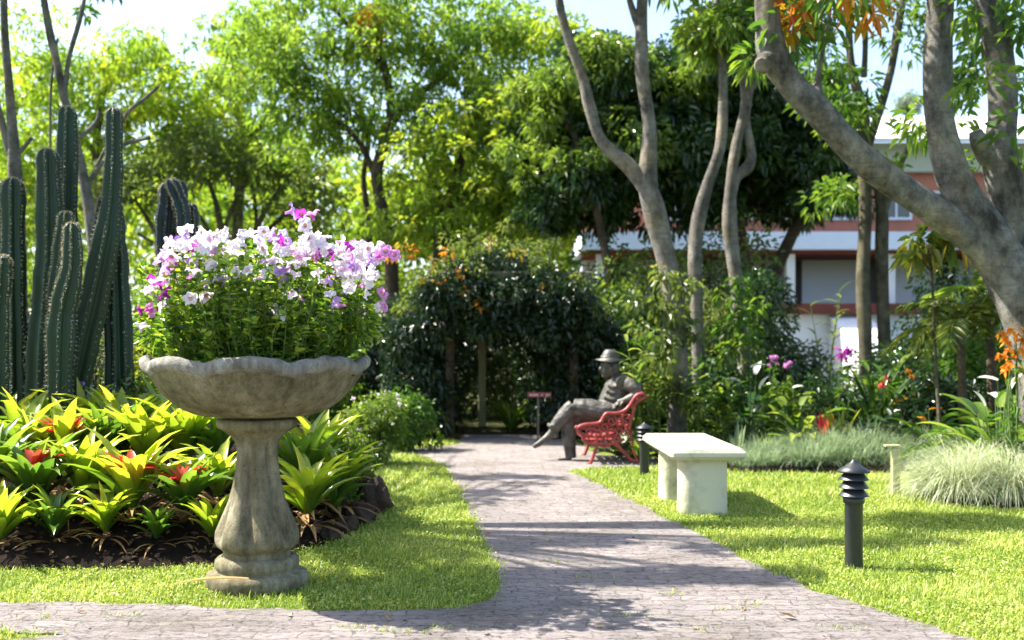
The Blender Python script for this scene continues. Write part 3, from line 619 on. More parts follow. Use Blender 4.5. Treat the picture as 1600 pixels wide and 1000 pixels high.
shrub('small_shrub', 'small bushy green plant right of the urn pedestal', 'shrub', 532, 700, 8.3, .5, .6, 'leaf_mid', 2600, .032, .014, 'petal_white', 10, flr=.014)
shrub('white_flower_shrub', 'rounded green shrub dotted with white blooms left of the arbor', 'shrub', 590, 640, 12.2, .85, .92, 'leaf_bright', 3600, .05, .024, 'petal_white', 26, z0=0, flr=.035)
shrub('low_shrub', 'dark green shrub at the foot of the arbor left of the path', 'shrub', 640, 640, 13.8, .8, .8, 'leaf_mid', 2000, .06, .03, z0=0)

lt = MB(); k = 2600; q = np.column_stack([rng.uniform(-4.2, -.9, k), rng.uniform(6.3, 9.2, k)]); q = q[inside(q, bed_poly)]; k = len(q)
zz = np.array([left_h(a, b_) for a, b_ in q]); leaves(lt, np.column_stack([q, zz + .012]), rng.normal(size=(k, 3)) * [1, 1, .25], rng.uniform(.03, .09, k), rng.uniform(.012, .03, k), .05)
tag(lt.build('leaf_litter', 'litter'), 'scattered dead leaves and chips covering the soil of the left bed', 'leaf litter', kind='stuff')
# bed edging rocks, brick, twigs
rocks = [(575, 760, 8.7, .15, 'tall dark brown rock at the right tip of the left bed'), (586, 785, 8.6, .12, 'dark rock leaning below the tallest edging rock'), (560, 812, 8.1, .12, 'brown rock in the shade of the bed edge'), (540, 832, 7.7, .09, 'low brown rock right of the urn base'), (515, 846, 7.35, .07, 'smallest brown rock nearest the urn base'), (600, 798, 8.75, .07, 'pale topped pebble at the outer bed corner')]
for (px, py, Y, r_, lab) in rocks:
    mb = MB(); ellipsoid(mb, (0, 0, 0), (r_ * rng.uniform(.8, 1.1), r_ * .8, r_ * (1.35 if 'tall' in lab else .9)), 28, 18, nz=.6)
    o = mb.build('edging_rock', 'rock', None, True); o.location = (G(px, min(py + 25, 830))[0] if 0 else (px - 800) / F * Y, Y, r_ * .75 if 'tall' in lab else r_ * .4); tag(o, lab, 'rock', 'rocks edging the left bed')
mb = MB(); box(mb, (0, 0, 0), (.21, .1, .07), bev=.012); o = mb.build('broken_brick', 'brick'); o.location = (*P(148, 845, 6.95)[:2], .1); o.rotation_euler = (.2, -.1, .2); tag(o, 'terracotta brick half buried in the soil under the bromeliads', 'brick')
for (a, b_, lab) in (((108, 806, 6.9), (52, 878, 6.6), 'long pale dead stem leaning on the soil under the bromeliads'), ((107, 812, 6.85), (107, 868, 6.6), 'short upright dead stalk beside the long pale stem'), ((165, 828, 6.9), (232, 835, 6.85), 'thin dead twig lying right of the half buried brick')):
    mb = MB(); p0 = P(*a); p1 = P(*b_); p1[2] = max(p1[2], .02); tube(mb, smooth_path([(*p0, .004), (*((p0 + p1) / 2 + [0, 0, .012]), .005), (*p1, .003)], 8), 5, wob=.1)
    o = mb.build('dead_twig', 'dry_leaf', None, True); tag(o, lab, 'twig')
mb = MB(); p0 = P(388, 905, 5.66); straps(mb, [p0], math.atan2(G(285, 938)[1] - p0[1], G(285, 938)[0] - p0[0]), .05, .42, .045, .35, 8, .25, 'strap', rnd=.7)
tag(mb.build('fallen_strap_leaf', M['dry_leaf'], None, True), 'long yellow brown dead leaf lying on the grass against the urn base', 'leaf')

# ------------------------------------------------------------------ fallen leaves on path and lawn
fls = [(768, 838, 'leaf_red', .05, 'orange red leaf lying on the left edge of the path'), (893, 790, 'petal_pink', .06, 'pale pink leaf in the middle of the path'), (660, 716, 'leaf_orange', .06, 'orange leaf on the far left lawn'), (1196, 752, 'leaf_orange', .05, 'orange leaf on the lawn just right of the concrete bench'),
 (1313, 865, 'dry_leaf', .06, 'brown leaf on the grass left of the front bollard'), (1519, 968, 'dry_leaf', .05, 'dark brown leaf in the grass at bottom right'), (1425, 756, 'leaf_orange', .06, 'dry leaf on the grass right of the wooden stake'), (1245, 972, 'dry_leaf', .09, 'dry brown strip on the path at the bottom centre right'), (1160, 958, 'dry_leaf', .04, 'small pale leaf on the near path, right of centre'),
 (760, 993, 'dry_leaf', .05, 'brown leaf on the path at the bottom edge'), (455, 968, 'dry_leaf', .04, 'curled brown leaf at the path edge under the urn'), (120, 962, 'dry_leaf', .04, 'small brown leaf on the path at far left'), (1020, 905, 'dry_leaf', .03, 'tiny brown leaf on the path in the tree shade'), (840, 880, 'dry_leaf', .03, 'tiny tan leaf on the left half of the path'), (930, 986, 'dry_leaf', .05, 'tan leaf on the near path below centre'), (1080, 985, 'dry_leaf', .035, 'small yellowish leaf on the near path'), (610, 975, 'dry_leaf', .04, 'brown leaf on the shaded near path')]
for (px, py, mt, s_, lab) in fls:
    mb = MB(); leaves(mb, np.zeros((1, 3)), np.array([[1., 0, .05]]), s_, s_ * .5, .02, .22, nrm=np.array([[0, 0, 1.]]))
    o = mb.build('fallen_leaf', mt); p = G(px, py); o.location = (p[0], p[1], .018 if px < 1300 or py > 970 else .035); o.rotation_euler = (rng.normal() * .2, rng.normal() * .2, rng.uniform(0, 6.28)); tag(o, lab, 'leaf')

pl = MB(); k = 420; q = np.column_stack([rng.uniform(-2.5, 3.5, k), rng.uniform(4.7, 12, k)]); q = q[inside(q, path_poly)]; k = len(q)
leaves(pl, np.column_stack([q, np.full(k, .014)]), rng.normal(size=(k, 3)) * [1, 1, .15] + [.5, 0, 0], rng.uniform(.008, .03, k), rng.uniform(.004, .01, k), .0)
tag(pl.build('path_litter', 'litter'), 'tiny dry leaf fragments and seeds scattered over the paved path', 'leaf litter', kind='stuff')
tf = MB(); k = 26
for cx, cy in [tuple(G(a, b_)[:2]) for a, b_ in ((1140, 955), (1180, 948), (1050, 930), (640, 795), (630, 800), (930, 905), (870, 880), (980, 965), (1310, 985), (200, 965), (560, 985), (590, 990), (640, 992), (700, 985), (1100, 988), (60, 968))]:
    q = np.column_stack([cx + rng.normal(size=k) * .06, cy + rng.normal(size=k) * .02, np.full(k, .012)]); straps(tf, q, rng.uniform(0, 6.28, k), rng.uniform(.2, 1.3, k), rng.uniform(.01, .028, k), .006, .6, 2, 0, 'blade')
tag(tf.build('joint_weeds', 'grass'), 'small weeds and grass growing in the joints of the paved path', 'weeds', kind='stuff')

# ------------------------------------------------------------------ concrete bench
bp = np.array([1.5, 9.15, 0]); cb = thing('concrete_bench', 'pale cream concrete garden bench with thick slab seat on the right lawn', 'bench', bp, R(1))
mb = MB(); box(mb, (0, 0, .485), (.585, 1.62, .088), bev=.03); mb.build('seat', 'concrete', cb)
for yy, xx in ((-.56, -.01), (.22, -.04)):
    mb = MB(); ns = 30; a = np.linspace(0, 2 * np.pi, ns, endpoint=False)
    sx = np.sign(np.cos(a)) * np.abs(np.cos(a)) ** .5 * .185; sy = np.sign(np.sin(a)) * np.abs(np.sin(a)) ** .5 * .16
    V = []
    for z in (-.02, .02, .2, .42, .4395): V.append(np.stack([sx * (1 + (.02 if z < .1 else 0)), sy, np.full(ns, z)], -1))
    V = np.concatenate(V) + [xx, yy, 0]; mb.add(V, [(i * ns + j, i * ns + (j + 1) % ns, (i + 1) * ns + (j + 1) % ns, (i + 1) * ns + j) for i in range(4) for j in range(ns)]); mb.build('leg', 'concrete', cb, True)

# ------------------------------------------------------------------ bollards
bl = thing('bollard_light', 'black louvred bollard light on the lawn at front right', 'bollard', G(1334, 888), 0, 'black garden bollards')
mb = MB(); lathe(mb, [(.05, -.02), (.052, 0), (.052, .385), (.054, .39), (.0, .39)], 32); mb.build('post', 'black_metal', bl, True)
mb = MB(); lathe(mb, [(.052, .385), (.06, .387), (.062, .4), (.062, .425), (.05, .43), (0, .43)], 32); mb.build('collar', 'black_metal', bl, True)
mb = MB(); lathe(mb, [(.036, .43), (.036, .575)], 24); mb.build('lens', 'lens', bl, True)
for z in (.43, .478, .526):
    mb = MB(); lathe(mb, [(.04, z + .046), (.056, z + .04), (.086, z + .003), (.088, z), (.084, z - .001), (.054, z + .034), (.04, z + .04)], 40); mb.build('louvre', 'black_metal', bl, True)
mb = MB(); lathe(mb, [(.0, .572), (.06, .574), (.094, .570), (.096, .578), (.06, .60), (.035, .62), (.014, .635), (.011, .642), (0, .648)], 40); mb.build('cap', 'black_metal', bl, True)
for a in (0, 2.1, 4.2):
    mb = MB(); tube(mb, [(.045 * math.cos(a + .6), .045 * math.sin(a + .6), .42, .004), (.045 * math.cos(a + .6), .045 * math.sin(a + .6), .58, .004)], 8); mb.build('rod', 'black_metal', bl, True)
dup(bl, G(1007, 742), .4, (.95, .95, .84), 'black louvred bollard light behind the concrete bench, beside the red bench')

# wooden stake with bracket
sk = thing('wooden_stake', 'short pale green stake with a flat top bracket on the right lawn', 'stake', G(1399, 773), .05)
mb = MB(); box(mb, (0, 0, .205), (.068, .05, .43), bev=.006); mb.build('post', 'wood_pale', sk)
mb = MB(); box(mb, (-.03, 0, .437), (.135, .06, .018), bev=.004); mb.build('bracket', 'wood_pale', sk)
mb = MB(); box(mb, (-.088, 0, .42), (.012, .04, .03)); mb.build('hook', 'black_metal', sk)

# ------------------------------------------------------------------ red cast-iron bench with bronze statue
BY = 12.2; b0 = np.array([(948 - 800) / F * BY, BY, 0])
rb = thing('cast_iron_bench', 'red painted ornate cast iron bench under the bronze statue', 'bench', b0)
def bx(zx, zy): # photo crop pixels -> local x,z on the near bench end
    p = P(820 + zx / 5, 540 + zy / 5, BY); return p[0] - b0[0], p[2]
def spiral(mb, cx, cz, r0, turns, a0, y, rt, sgn=1):
    t = np.linspace(0, 1, int(16 * turns) + 4); a = a0 + sgn * t * turns * 2 * np.pi; r_ = r0 * (1 - .8 * t)
    tube(mb, np.column_stack([cx + r_ * np.cos(a), np.full(len(t), y), cz + r_ * np.sin(a), rt * (1 - .3 * t)]), 6)
def bench_end(y):
    mb = MB()
    def L(pts, r_): tube(mb, smooth_path([(*[bx(*q)[0]], y, bx(*q)[1], r_) for q in pts], 26), 8, sx=1.)
    L([(410, 652), (425, 635), (470, 618), (540, 612), (590, 600), (615, 560), (640, 530), (700, 532), (770, 515), (820, 470), (850, 420), (880, 385), (925, 375)], .021)   # arm to back top
    L([(925, 375), (945, 400), (900, 430), (860, 470), (840, 560), (815, 660), (800, 700)], .015)
    L([(410, 652), (430, 680), (450, 700), (462, 740), (500, 760), (560, 765), (640, 770), (700, 760), (780, 730)], .02)     # seat rail
    L([(560, 700), (565, 770), (540, 850), (515, 915), (490, 925)], .019)      # front leg
    L([(690, 720), (720, 770), (770, 830), (830, 890), (885, 905)], .019)      # back leg
    L([(820, 560), (828, 700), (850, 820), (880, 900)], .012)
    L([(565, 770), (620, 790), (690, 770), (720, 790)], .011)
    L([(410, 652), (395, 640), (412, 630), (428, 642)], .013)
    for (cx, cz, r_, t_, a_, s_) in ((510, 680, 40, 1.3, .5, 1), (570, 690, 32, 1.2, 2, -1), (620, 640, 38, 1.4, 3.4, 1), (680, 590, 40, 1.3, 1, -1), (740, 590, 38, 1.3, 4, 1), (680, 680, 42, 1.4, .2, -1), (740, 660, 34, 1.2, 2.6, 1), (790, 560, 34, 1.2, 5, -1), (620, 720, 30, 1.2, 1.2, -1), (560, 640, 28, 1.1, 4, 1), (800, 630, 28, 1.1, 3, -1), (470, 700, 24, 1, 1, -1), (650, 550, 22, 1, 1, 1), (850, 470, 24, 1, 2, 1), (900, 410, 24, 1.1, .4, -1), (775, 690, 26, 1, .9, 1), (720, 735, 24, 1, 4.2, -1), (585, 745, 22, 1, 2.2, 1)):
        X, Z = bx(cx, cz); spiral(mb, X, Z, r_ / 5 / 139, t_, a_, y, .0125, s_)
    return mb
for y in (0, 1.0): bench_end(y).build('end_frame', 'red_paint', rb, True)
for i, (zx, zy) in enumerate(((480, 752), (540, 752), (600, 756), (660, 752), (720, 742))):
    mb = MB(); X, Z = bx(zx, zy); box(mb, (X, .5, Z + .02), (.065, .98, .02), bev=.005); mb.build('seat_slat', 'red_paint', rb)
for i, (zx, zy) in enumerate(((800, 640), (822, 560), (850, 480), (888, 410))):
    mb = MB(); X, Z = bx(zx, zy); box(mb, (X, .5, Z), (.02, .98, .06), bev=.005); mb.build('back_slat', 'red_paint', rb)

SY = 12.62; s0 = np.array([(945 - 800) / F * SY, SY, 0]); stt = thing('bronze_statue', 'bronze statue of a seated man in a brimmed hat with crossed legs', 'statue', s0)
def sp(zx, zy, dy=0, r_=None):
    p = P(820 + zx / 5, 540 + zy / 5, SY + dy); p[0] -= 0; q = [p[0] - s0[0], dy, max(p[2], .0)]
    return (*q, r_) if r_ is not None else np.array(q)
bd = MB()
def lim(pts, n_=20, sides=16, sx=1.): tube(bd, smooth_path(pts, n_), sides, sx=sx)
# torso leaning back, jacket skirt, shoulders
lim([sp(700, 520, 0, .17), sp(690, 470, 0, .165), sp(700, 410, 0, .165), sp(735, 350, 0, .175), sp(765, 300, 0, .165), sp(765, 262, 0, .11)], 22, 24)
lim([sp(770, 290, -.2, .085), sp(772, 275, 0, .1), sp(775, 295, .2, .085)], 12)
for dx in (-.0,): lim([sp(745, 265, 0, .075), sp(715, 225, -.0, .062), sp(695, 200, 0, .06)], 8)                       # neck
# head with face
hc = sp(668, 165); ellipsoid(bd, hc, (.1, .082, .125), 24, 16); ellipsoid(bd, hc + [-.035, 0, -.055], (.07, .06, .07), 18, 12)
lim([(hc[0] - .09, -.01, hc[2] + .01, .014), (hc[0] - .118, -.01, hc[2] - .025, .02), (hc[0] - .1, -.01, hc[2] - .04, .016)], 6, 8)   # nose
lim([(hc[0] - .085, -.04, hc[2] + .025, .014), (hc[0] - .1, 0, hc[2] + .028, .014), (hc[0] - .085, .04, hc[2] + .025, .014)], 6, 8)   # brow
lim([(hc[0] - .085, -.025, hc[2] - .068, .01), (hc[0] - .1, 0, hc[2] - .068, .012), (hc[0] - .085, .025, hc[2] - .068, .01)], 6, 8)   # lips
ellipsoid(bd, hc + [-.07, 0, -.105], (.03, .03, .025), 12, 8)
for s_ in (-1, 1): ellipsoid(bd, hc + [.01, s_ * .084, -.02], (.024, .014, .035), 12, 8); ellipsoid(bd, hc + [.05, s_ * .04, -.02], (.06, .05, .1), 12, 8)
# near arm: out along the bench back, forearm folded to the front
lim([sp(795, 300, -.2, .082), sp(860, 325, -.25, .075), sp(915, 345, -.28, .066)], 12)
lim([sp(915, 345, -.28, .064), sp(870, 385, -.27, .058), sp(815, 415, -.26, .05), sp(790, 425, -.25, .042)], 14)
def hand(pw, dirn, up, s_=1, curl=.6):
    d = Vector(dirn).normalized(); u_ = Vector(up).normalized(); sdv = d.cross(u_).normalized(); p0 = Vector(pw)
    tube(bd, smooth_path([(*(p0 - d * .01), .03), (*(p0 + d * .04), .034), (*(p0 + d * .085), .03)], 8), 10, sx=1.2)
    for i, (o_, l_) in enumerate(((-.033, .068), (-.011, .078), (.011, .074), (.032, .058))):
        a = p0 + d * .085 + sdv * o_; q1 = a + d * l_ * .45 - u_ * l_ * .12; q2 = q1 + (d * (1 - curl) - u_ * curl).normalized() * l_ * .6
        tube(bd, smooth_path([(*a, .011), (*q1, .0105), (*q2, .008)], 7), 7)
    a = p0 + d * .025 - sdv * s_ * .035; tube(bd, smooth_path([(*a, .013), (*(a + d * .035 - sdv * s_ * .025 - u_ * .01), .012), (*(a + d * .06 - sdv * s_ * .02 - u_ * .03), .009)], 7), 7)
hand(sp(785, 427, -.25), (-.9, .1, -.35), (-.2, -.3, 1))
# far arm resting on thigh
lim([sp(770, 305, .2, .08), sp(700, 380, .26, .07), sp(665, 440, .24, .062)], 12); lim([sp(665, 440, .24, .06), sp(580, 460, .14, .05), sp(530, 468, .06, .04)], 12); hand(sp(528, 465, .05), (-1, -.1, -.1), (0, 0, 1), -1, .3)
# supporting leg (far), crossed leg (near, on top)
lim([sp(700, 525, .1, .13), sp(560, 530, .1, .12), sp(420, 545, .06, .11), sp(355, 580, .03, .1)], 18); lim([sp(358, 575, .03, .1), sp(345, 680, .02, .088), sp(350, 780, .01, .075), sp(362, 880, .0, .06)], 16)
lim([sp(362, 895, 0, .045), sp(325, 902, -.01, .042), sp(275, 912, -.02, .028), sp(262, 914, -.02, .022)], 12)
lim([sp(690, 515, -.1, .13), sp(600, 515, -.1, .125), sp(480, 490, -.07, .112), sp(385, 480, -.04, .1)], 18)
lim([sp(390, 478, -.04, .1), sp(330, 530, -.03, .1), sp(268, 600, -.02, .085), sp(225, 650, -.01, .066)], 16)
lim([sp(225, 625, -.02, .078), sp(212, 650, -.02, .074)], 4)      # trouser cuff
lim([sp(225, 655, 0, .045), sp(190, 705, 0, .045), sp(120, 760, 0, .038), sp(65, 795, 0, .024)], 14)
lim([sp(232, 660, 0, .045), sp(240, 700, 0, .035), sp(245, 720, 0, .028)], 6)
# coat skirt falling over the hip and lapel
lim([sp(760, 450, -.16, .05), sp(720, 520, -.17, .055), sp(650, 560, -.17, .035)], 12); lim([sp(700, 250, -.08, .03), sp(660, 340, -.1, .03), sp(630, 430, -.1, .03), sp(625, 480, -.1, .035)], 12)
for (a, b_, c) in (((640, 350), (700, 370), (760, 350)), ((620, 400), (690, 420), (750, 400)), ((615, 450), (690, 465), (760, 450)), ((650, 310), (700, 325), (740, 310))):
    lim([sp(*a, -.13, .02), sp(*b_, -.165, .022), sp(*c, -.15, .015)], 10, 8)
body = bd.build('body', 'bronze', stt, True)
rmod_ = body.modifiers.new('Remesh', 'REMESH'); rmod_.mode = 'VOXEL'; rmod_.voxel_size = .009; rmod_.use_smooth_shade = True
tx = bpy.data.textures.new('folds', 'CLOUDS'); tx.noise_scale = .11; dm = body.modifiers.new('Displace', 'DISPLACE'); dm.texture = tx; dm.strength = .022; dm.mid_level = .5
hat = MB(); c = sp(668, 100)
def hmod(k, u, rr, zz): return rr * np.where(np.arange(len(u)) >= 0, 1, 1) * (1 + (.08 if k < 4 or k > 9 else .05) * np.cos(u) ** 2), zz + (.012 * np.cos(2 * u) if k in (0, 1, 2) else 0)
lathe(hat, [(.1, -.012), (.165, -.03), (.168, -.022), (.108, .0), (.1, .015), (.09, .05), (.07, .085), (.05, .105), (.02, .1), (0, .095)], 36, hmod, c=c); hat.build('hat', 'bronze', stt, True)
band = MB(); lathe(band, [(.106, .004), (.107, .008), (.103, .022), (.1, .023)], 36, hmod, c=c); band.build('hat_band', 'bronze', stt, True)

# ------------------------------------------------------------------ small red sign
sg = thing('small_sign', 'small red sign strip with pale lettering inside the dark arbor', 'sign', (P(843, 617, 15.6)[0], 15.6, 0))
mb = MB(); z = P(843, 617, 15.6)[2]; box(mb, (0, 0, z), (.34, .015, .075), bev=.004); mb.build('panel', 'red_paint', sg)
mb = MB(); box(mb, (-.02, .02, z / 2), (.03, .02, z)); mb.build('post', 'wood_grey', sg)
mb = MB()
for i in range(9):
    if i in (4, 6): continue
    box(mb, (-.13 + i * .033, -.0095, z), (.02, .003, .03)); 
mb.build('lettering', 'sign_white', sg)

# ------------------------------------------------------------------ vine covered arbor
ar = thing('garden_arbor', 'wooden arbor frame over the path, hidden by the dark vine', 'arbor', (0, 15.3, 0))
for (x, y) in ((-.9, .5), (.9, .5), (-.5, 2.9), (.7, 2.9)):
    mb = MB(); box(mb, (x, y, 1.15), (.12, .12, 2.3), bev=.01); mb.build('post', 'wood_pale' if y > 1 else 'bark_dark', ar)
for y in (.5, 2.9): mb = MB(); box(mb, (.05, y, 2.36), (2.2, .1, .12), bev=.01); mb.build('beam', 'wood_grey', ar)
vn = thing('climbing_vine', 'dense dark green vine with orange and yellow new growth covering the arbor', 'vine', (0, 15.3, 0))
v = MB(); ctr = []
def fill(x0, x1, y0, y1, z0, z1, n_): 
    for _ in range(n_): ctr.append((rng.uniform(x0, x1), rng.uniform(y0, y1), rng.uniform(z0, z1)))
fill(-1.8, -1.0, 0, 3, .05, 1.7, 180); fill(1.0, 1.5, .3, 3, .05, 1.5, 100); fill(-.9, 1.0, 0, .8, 1.72, 2.0, 60); fill(.1, 1.1, 2.7, 3.3, .1, 2.0, 60); fill(-.9, 1.0, 0, .3, 1.35, 1.7, 7)
fill(-1.25, .95, -.15, .45, 1.8, 2.3, 80)
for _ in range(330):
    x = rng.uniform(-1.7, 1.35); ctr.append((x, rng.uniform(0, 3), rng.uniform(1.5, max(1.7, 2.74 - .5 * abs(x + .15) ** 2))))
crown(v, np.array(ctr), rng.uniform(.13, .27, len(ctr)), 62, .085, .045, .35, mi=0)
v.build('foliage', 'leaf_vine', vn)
v = MB(); ctr = [(rng.uniform(-1.85, 1.25), rng.uniform(-.1, 2), 0) for _ in range(60)]
ctr = np.array([(x, y, 2.84 - .62 * ((x + .15) / 1.2) ** 2 - (.15 if y < .3 else 0) + rng.normal() * .14) for x, y, _ in ctr]); crown(v, ctr, rng.uniform(.07, .2, len(ctr)), 42, .075, .036, .3)
v.build('new_growth', 'leaf_olive', vn)
for px, py in ((640, 392), (655, 420), (668, 437), (690, 445), (728, 458), (612, 400), (700, 392), (765, 378), (795, 395), (835, 415), (852, 448), (748, 475), (630, 380), (675, 408), (585, 385), (720, 425), (810, 395)):
    v = MB(); crown(v, np.array([P(px, py, 15.2) - [0, 15.3, 0]]), np.array([.075]), 13, .085, .036, .3); v.build('orange_shoot', 'leaf_croton' if px % 2 else 'leaf_orange', vn)

# ------------------------------------------------------------------ trees
def tree(name, label, Y, limbs, blobs, dep, cr, per, L, W, leaf, barkm, group=None, hub=None, twigs=1, sides=14, cat='tree', extra=None, droop=.35, TH=.87):
    r0 = P(*(hub or limbs[0][0][:2]), Y); r0[2] = 0; root = thing(name, label, cat, r0, group=group)
    t_ = MB(); tips = []
    for li, pts in enumerate(limbs):
        w3 = []
        for q in pts:
            dy = q[3] if len(q) > 3 else 0; p = P(q[0], q[1], Y + dy) - r0; w3.append((*p, q[2] * TH / F * Y))
        if li == 0: f = w3[0]; w3 = [(f[0], f[1], -.15, f[3] * 1.35)] + ([(f[0], f[1], min(f[2] * .5, .3), f[3] * 1.08)] if f[2] > .5 else []) + w3
        pth = smooth_path(w3, max(12, 6 * len(w3))); tube(t_, pth, sides, wob=.045); tips += [p for p in pth[len(pth) // 3:]]
    C, Rr = clusters(blobs, Y, dep, cr); 
    if len(C):
        C = C - r0; tips = np.array(tips)
        if twigs:
            for c in C[::twigs]:
                d = np.linalg.norm(tips[:, :3] - c, axis=1) + np.maximum(0, tips[:, 2] - c[2]) * .8; a = tips[np.argmin(d)]; m_ = (a[:3] + c) / 2 + rng.normal(size=3) * .12 * np.linalg.norm(c - a[:3]) + [0, 0, -.05]
                r_ = min(a[3] * .45, .045)
                if Y < 17 and d.min() > 1.1: continue; tube(t_, smooth_path([(*a[:3], r_), (*m_, r_ * .6), (*c, .006)], 8), 5, cap=False)
    t_.build('trunk', barkm, root, True)
    if len(C): cm = MB(); crown(cm, C, Rr, per, L, W, droop); cm.build('crown', leaf, root)
    if extra:
        C2, R2 = clusters(extra[0], Y - .2, dep * .5, cr * .6); cm = MB(); crown(cm, C2 - r0, R2, per, L, W, droop); cm.build('turning_leaves', extra[1], root)
    return root
# big right-hand tree
bt_ = tree('garden_tree', 'large grey barked tree with three thick limbs at the right edge', 10, [
    [(1628, 690, 36), (1620, 600, 38), (1602, 500, 42), (1580, 430, 46), (1545, 375, 40), (1510, 315, 36), (1485, 260, 32), (1467, 180, 29), (1465, 90, 26), (1470, 0, 25), (1468, -150, 22), (1440, -300, 16)],
    [(1585, 470, 34, .05), (1535, 390, 32, 0), (1470, 335, 30, -.05), (1400, 288, 27, -.1), (1340, 242, 27, -.15), (1280, 175, 28, -.2), (1235, 130, 27, -.2), (1207, 85, 27, -.2), (1200, 30, 24, -.2), (1195, -60, 22, -.2), (1170, -240, 14, -.2)],
    [(1590, 450, 36, .15), (1580, 340, 32, .2), (1562, 250, 34, .25), (1568, 170, 29, .3), (1560, 80, 28, .3), (1545, 0, 27, .3), (1540, -160, 20, .3), (1600, -320, 14, .4)],
    [(1212, 80, 12, -.2), (1195, 98, 18, -.33), (1190, 102, 13, -.42)],
    [(1545, 250, 18, .1), (1530, 222, 18, .02), (1524, 205, 12, .0)],
    [(1275, 150, 14, -.1), (1280, 110, 5, 0), (1295, 30, 4, .1), (1300, -60, 3, .1)]],
    [(1620, 20, 50, 40, 5), (1230, 45, 20, 26, 3), (1290, 20, 40, 24, 4), (1350, -260, 340, 130, 40), (1505, 150, 22, 30, 3), (1180, -330, 200, 90, 20), (1650, -260, 200, 140, 26), (1505, 20, 18, 60, 2), (1590, 250, 30, 40, 2)], 1.3, .28, 46, .15, .055, 'leaf_mid', 'bark_grey', sides=26, twigs=2, TH=.8, extra=([(1240, 20, 10, 22, 3), (1330, 12, 14, 14, 2)], 'leaf_orange'))
# middle slender grey trees
tree('garden_tree', 'slender grey tree forking into a V behind the red bench', 13, [
    [(1058, 650, 17), (1060, 560, 18), (1052, 460, 18), (1040, 400, 18), (1022, 330, 20), (1012, 285, 19), (1015, 200, 12), (1004, 120, 12), (1002, 50, 11), (1005, -40, 10), (1010, -200, 8)],
    [(1015, 300, 16), (985, 262, 14), (940, 220, 11), (922, 170, 11), (910, 120, 9), (885, 50, 8), (872, -10, 8), (860, -150, 6)],
    [(1003, 60, 7), (990, 20, 6), (980, -20, 5), (970, -120, 4)]],
    [(860, -160, 120, 60, 16), (1030, -190, 140, 60, 18)], 1.2, .32, 46, .14, .055, 'leaf_mid', 'bark_pale', sides=16, twigs=2)
tree('garden_tree', 'grey stemmed tree leaning right, second from the V shaped tree', 14, [
    [(1092, 600, 13), (1088, 480, 13), (1086, 410, 13), (1090, 350, 14), (1105, 290, 12), (1125, 230, 11), (1130, 160, 9), (1128, 90, 8), (1120, 20, 7), (1125, -100, 5)]],
    [(1110, 40, 48, 34, 14), (1165, 20, 30, 26, 5), (1090, -60, 90, 60, 10)], .7, .24, 60, .16, .05, 'leaf_bright', 'bark_pale', twigs=2, sides=14, TH=.8)
tree('garden_tree', 'twisted pale tree with a curved double stem below the leafy top', 14.2, [
    [(1165, 600, 15), (1158, 500, 14), (1148, 420, 14), (1140, 350, 14), (1142, 290, 11), (1150, 230, 10), (1165, 160, 10), (1158, 100, 9), (1150, 70, 7), (1150, -60, 6)],
    [(1142, 310, 9), (1150, 278, 11), (1168, 262, 11), (1174, 240, 9), (1166, 190, 8), (1172, 140, 8), (1180, 100, 7), (1178, 40, 6), (1190, -80, 5)],
    [(1172, 140, 7), (1182, 128, 7), (1188, 118, 5)]],
    [(1150, 55, 50, 38, 14), (1190, -20, 60, 60, 12)], .7, .24, 60, .16, .05, 'leaf_mid', 'bark_pale', twigs=2, sides=14, TH=.8)
tree('garden_tree', 'twin stemmed slim tree in front of the white building', 16, [
    [(1352, 620, 12), (1352, 540, 12), (1348, 440, 12), (1352, 340, 12), (1350, 260, 11), (1348, 180, 10), (1330, 100, 7), (1325, 0, 6), (1320, -90, 4)],
    [(1385, 600, 11), (1380, 500, 11), (1378, 400, 11), (1378, 330, 12), (1370, 270, 10), (1352, 230, 8)],
    [(1378, 340, 8), (1395, 290, 6), (1410, 250, 5), (1430, 210, 5)],
    [(1352, 240, 9), (1372, 180, 8), (1392, 110, 7), (1402, 50, 7), (1412, -10, 6), (1420, -100, 4)], [(1350, 120, 6), (1352, 60, 5), (1350, -20, 4)]],
    [(1508, 110, 16, 60, 10), (1420, 40, 40, 40, 5), (1325, 190, 34, 28, 6), (1385, 262, 22, 8, 3), (1310, 300, 46, 22, 6), (1380, -60, 120, 60, 18), (1300, 120, 40, 90, 12), (1540, 20, 50, 40, 7), (1580, 130, 20, 20, 3)], .9, .22, 46, .15, .045, 'leaf_mid', 'bark_tan', twigs=2, sides=14)
# dense dark tree
tree('dense_tree', 'wide dense dark green tree behind the slender grey stems', 20, [
    [(1200, 560, 16), (1195, 480, 16), (1208, 430, 13), (1243, 355, 10), (1262, 305, 9), (1262, 250, 7)], [(1195, 480, 12), (1165, 400, 10), (1150, 340, 9), (1100, 290, 8)], [(1150, 350, 8), (1080, 340, 7), (1000, 320, 6)]],
    [(1080, 230, 210, 125, 240), (930, 180, 130, 110, 110), (900, 300, 100, 70, 60), (1240, 230, 110, 110, 90), (1280, 310, 60, 50, 18), (1110, 110, 110, 60, 50), (880, 200, 90, 60, 34), (1200, 60, 90, 80, 36)], 2.0, .28, 120, .14, .052, 'leaf_dark', 'bark_dark', twigs=9)
tree('leafy_tree', 'lighter green leafy top in front of the dense dark tree', 18.6, [[(960, 520, 9), (950, 420, 8), (930, 320, 7), (900, 220, 6), (880, 170, 5)]],
    [(860, 150, 70, 40, 26), (830, 230, 50, 60, 14), (930, 90, 70, 36, 22), (1000, 110, 60, 40, 10), (905, 250, 60, 30, 9), (1000, 210, 60, 60, 9), (1110, 120, 60, 40, 12)], .8, .23, 80, .13, .048, 'leaf_bright', 'bark_dark', twigs=4)

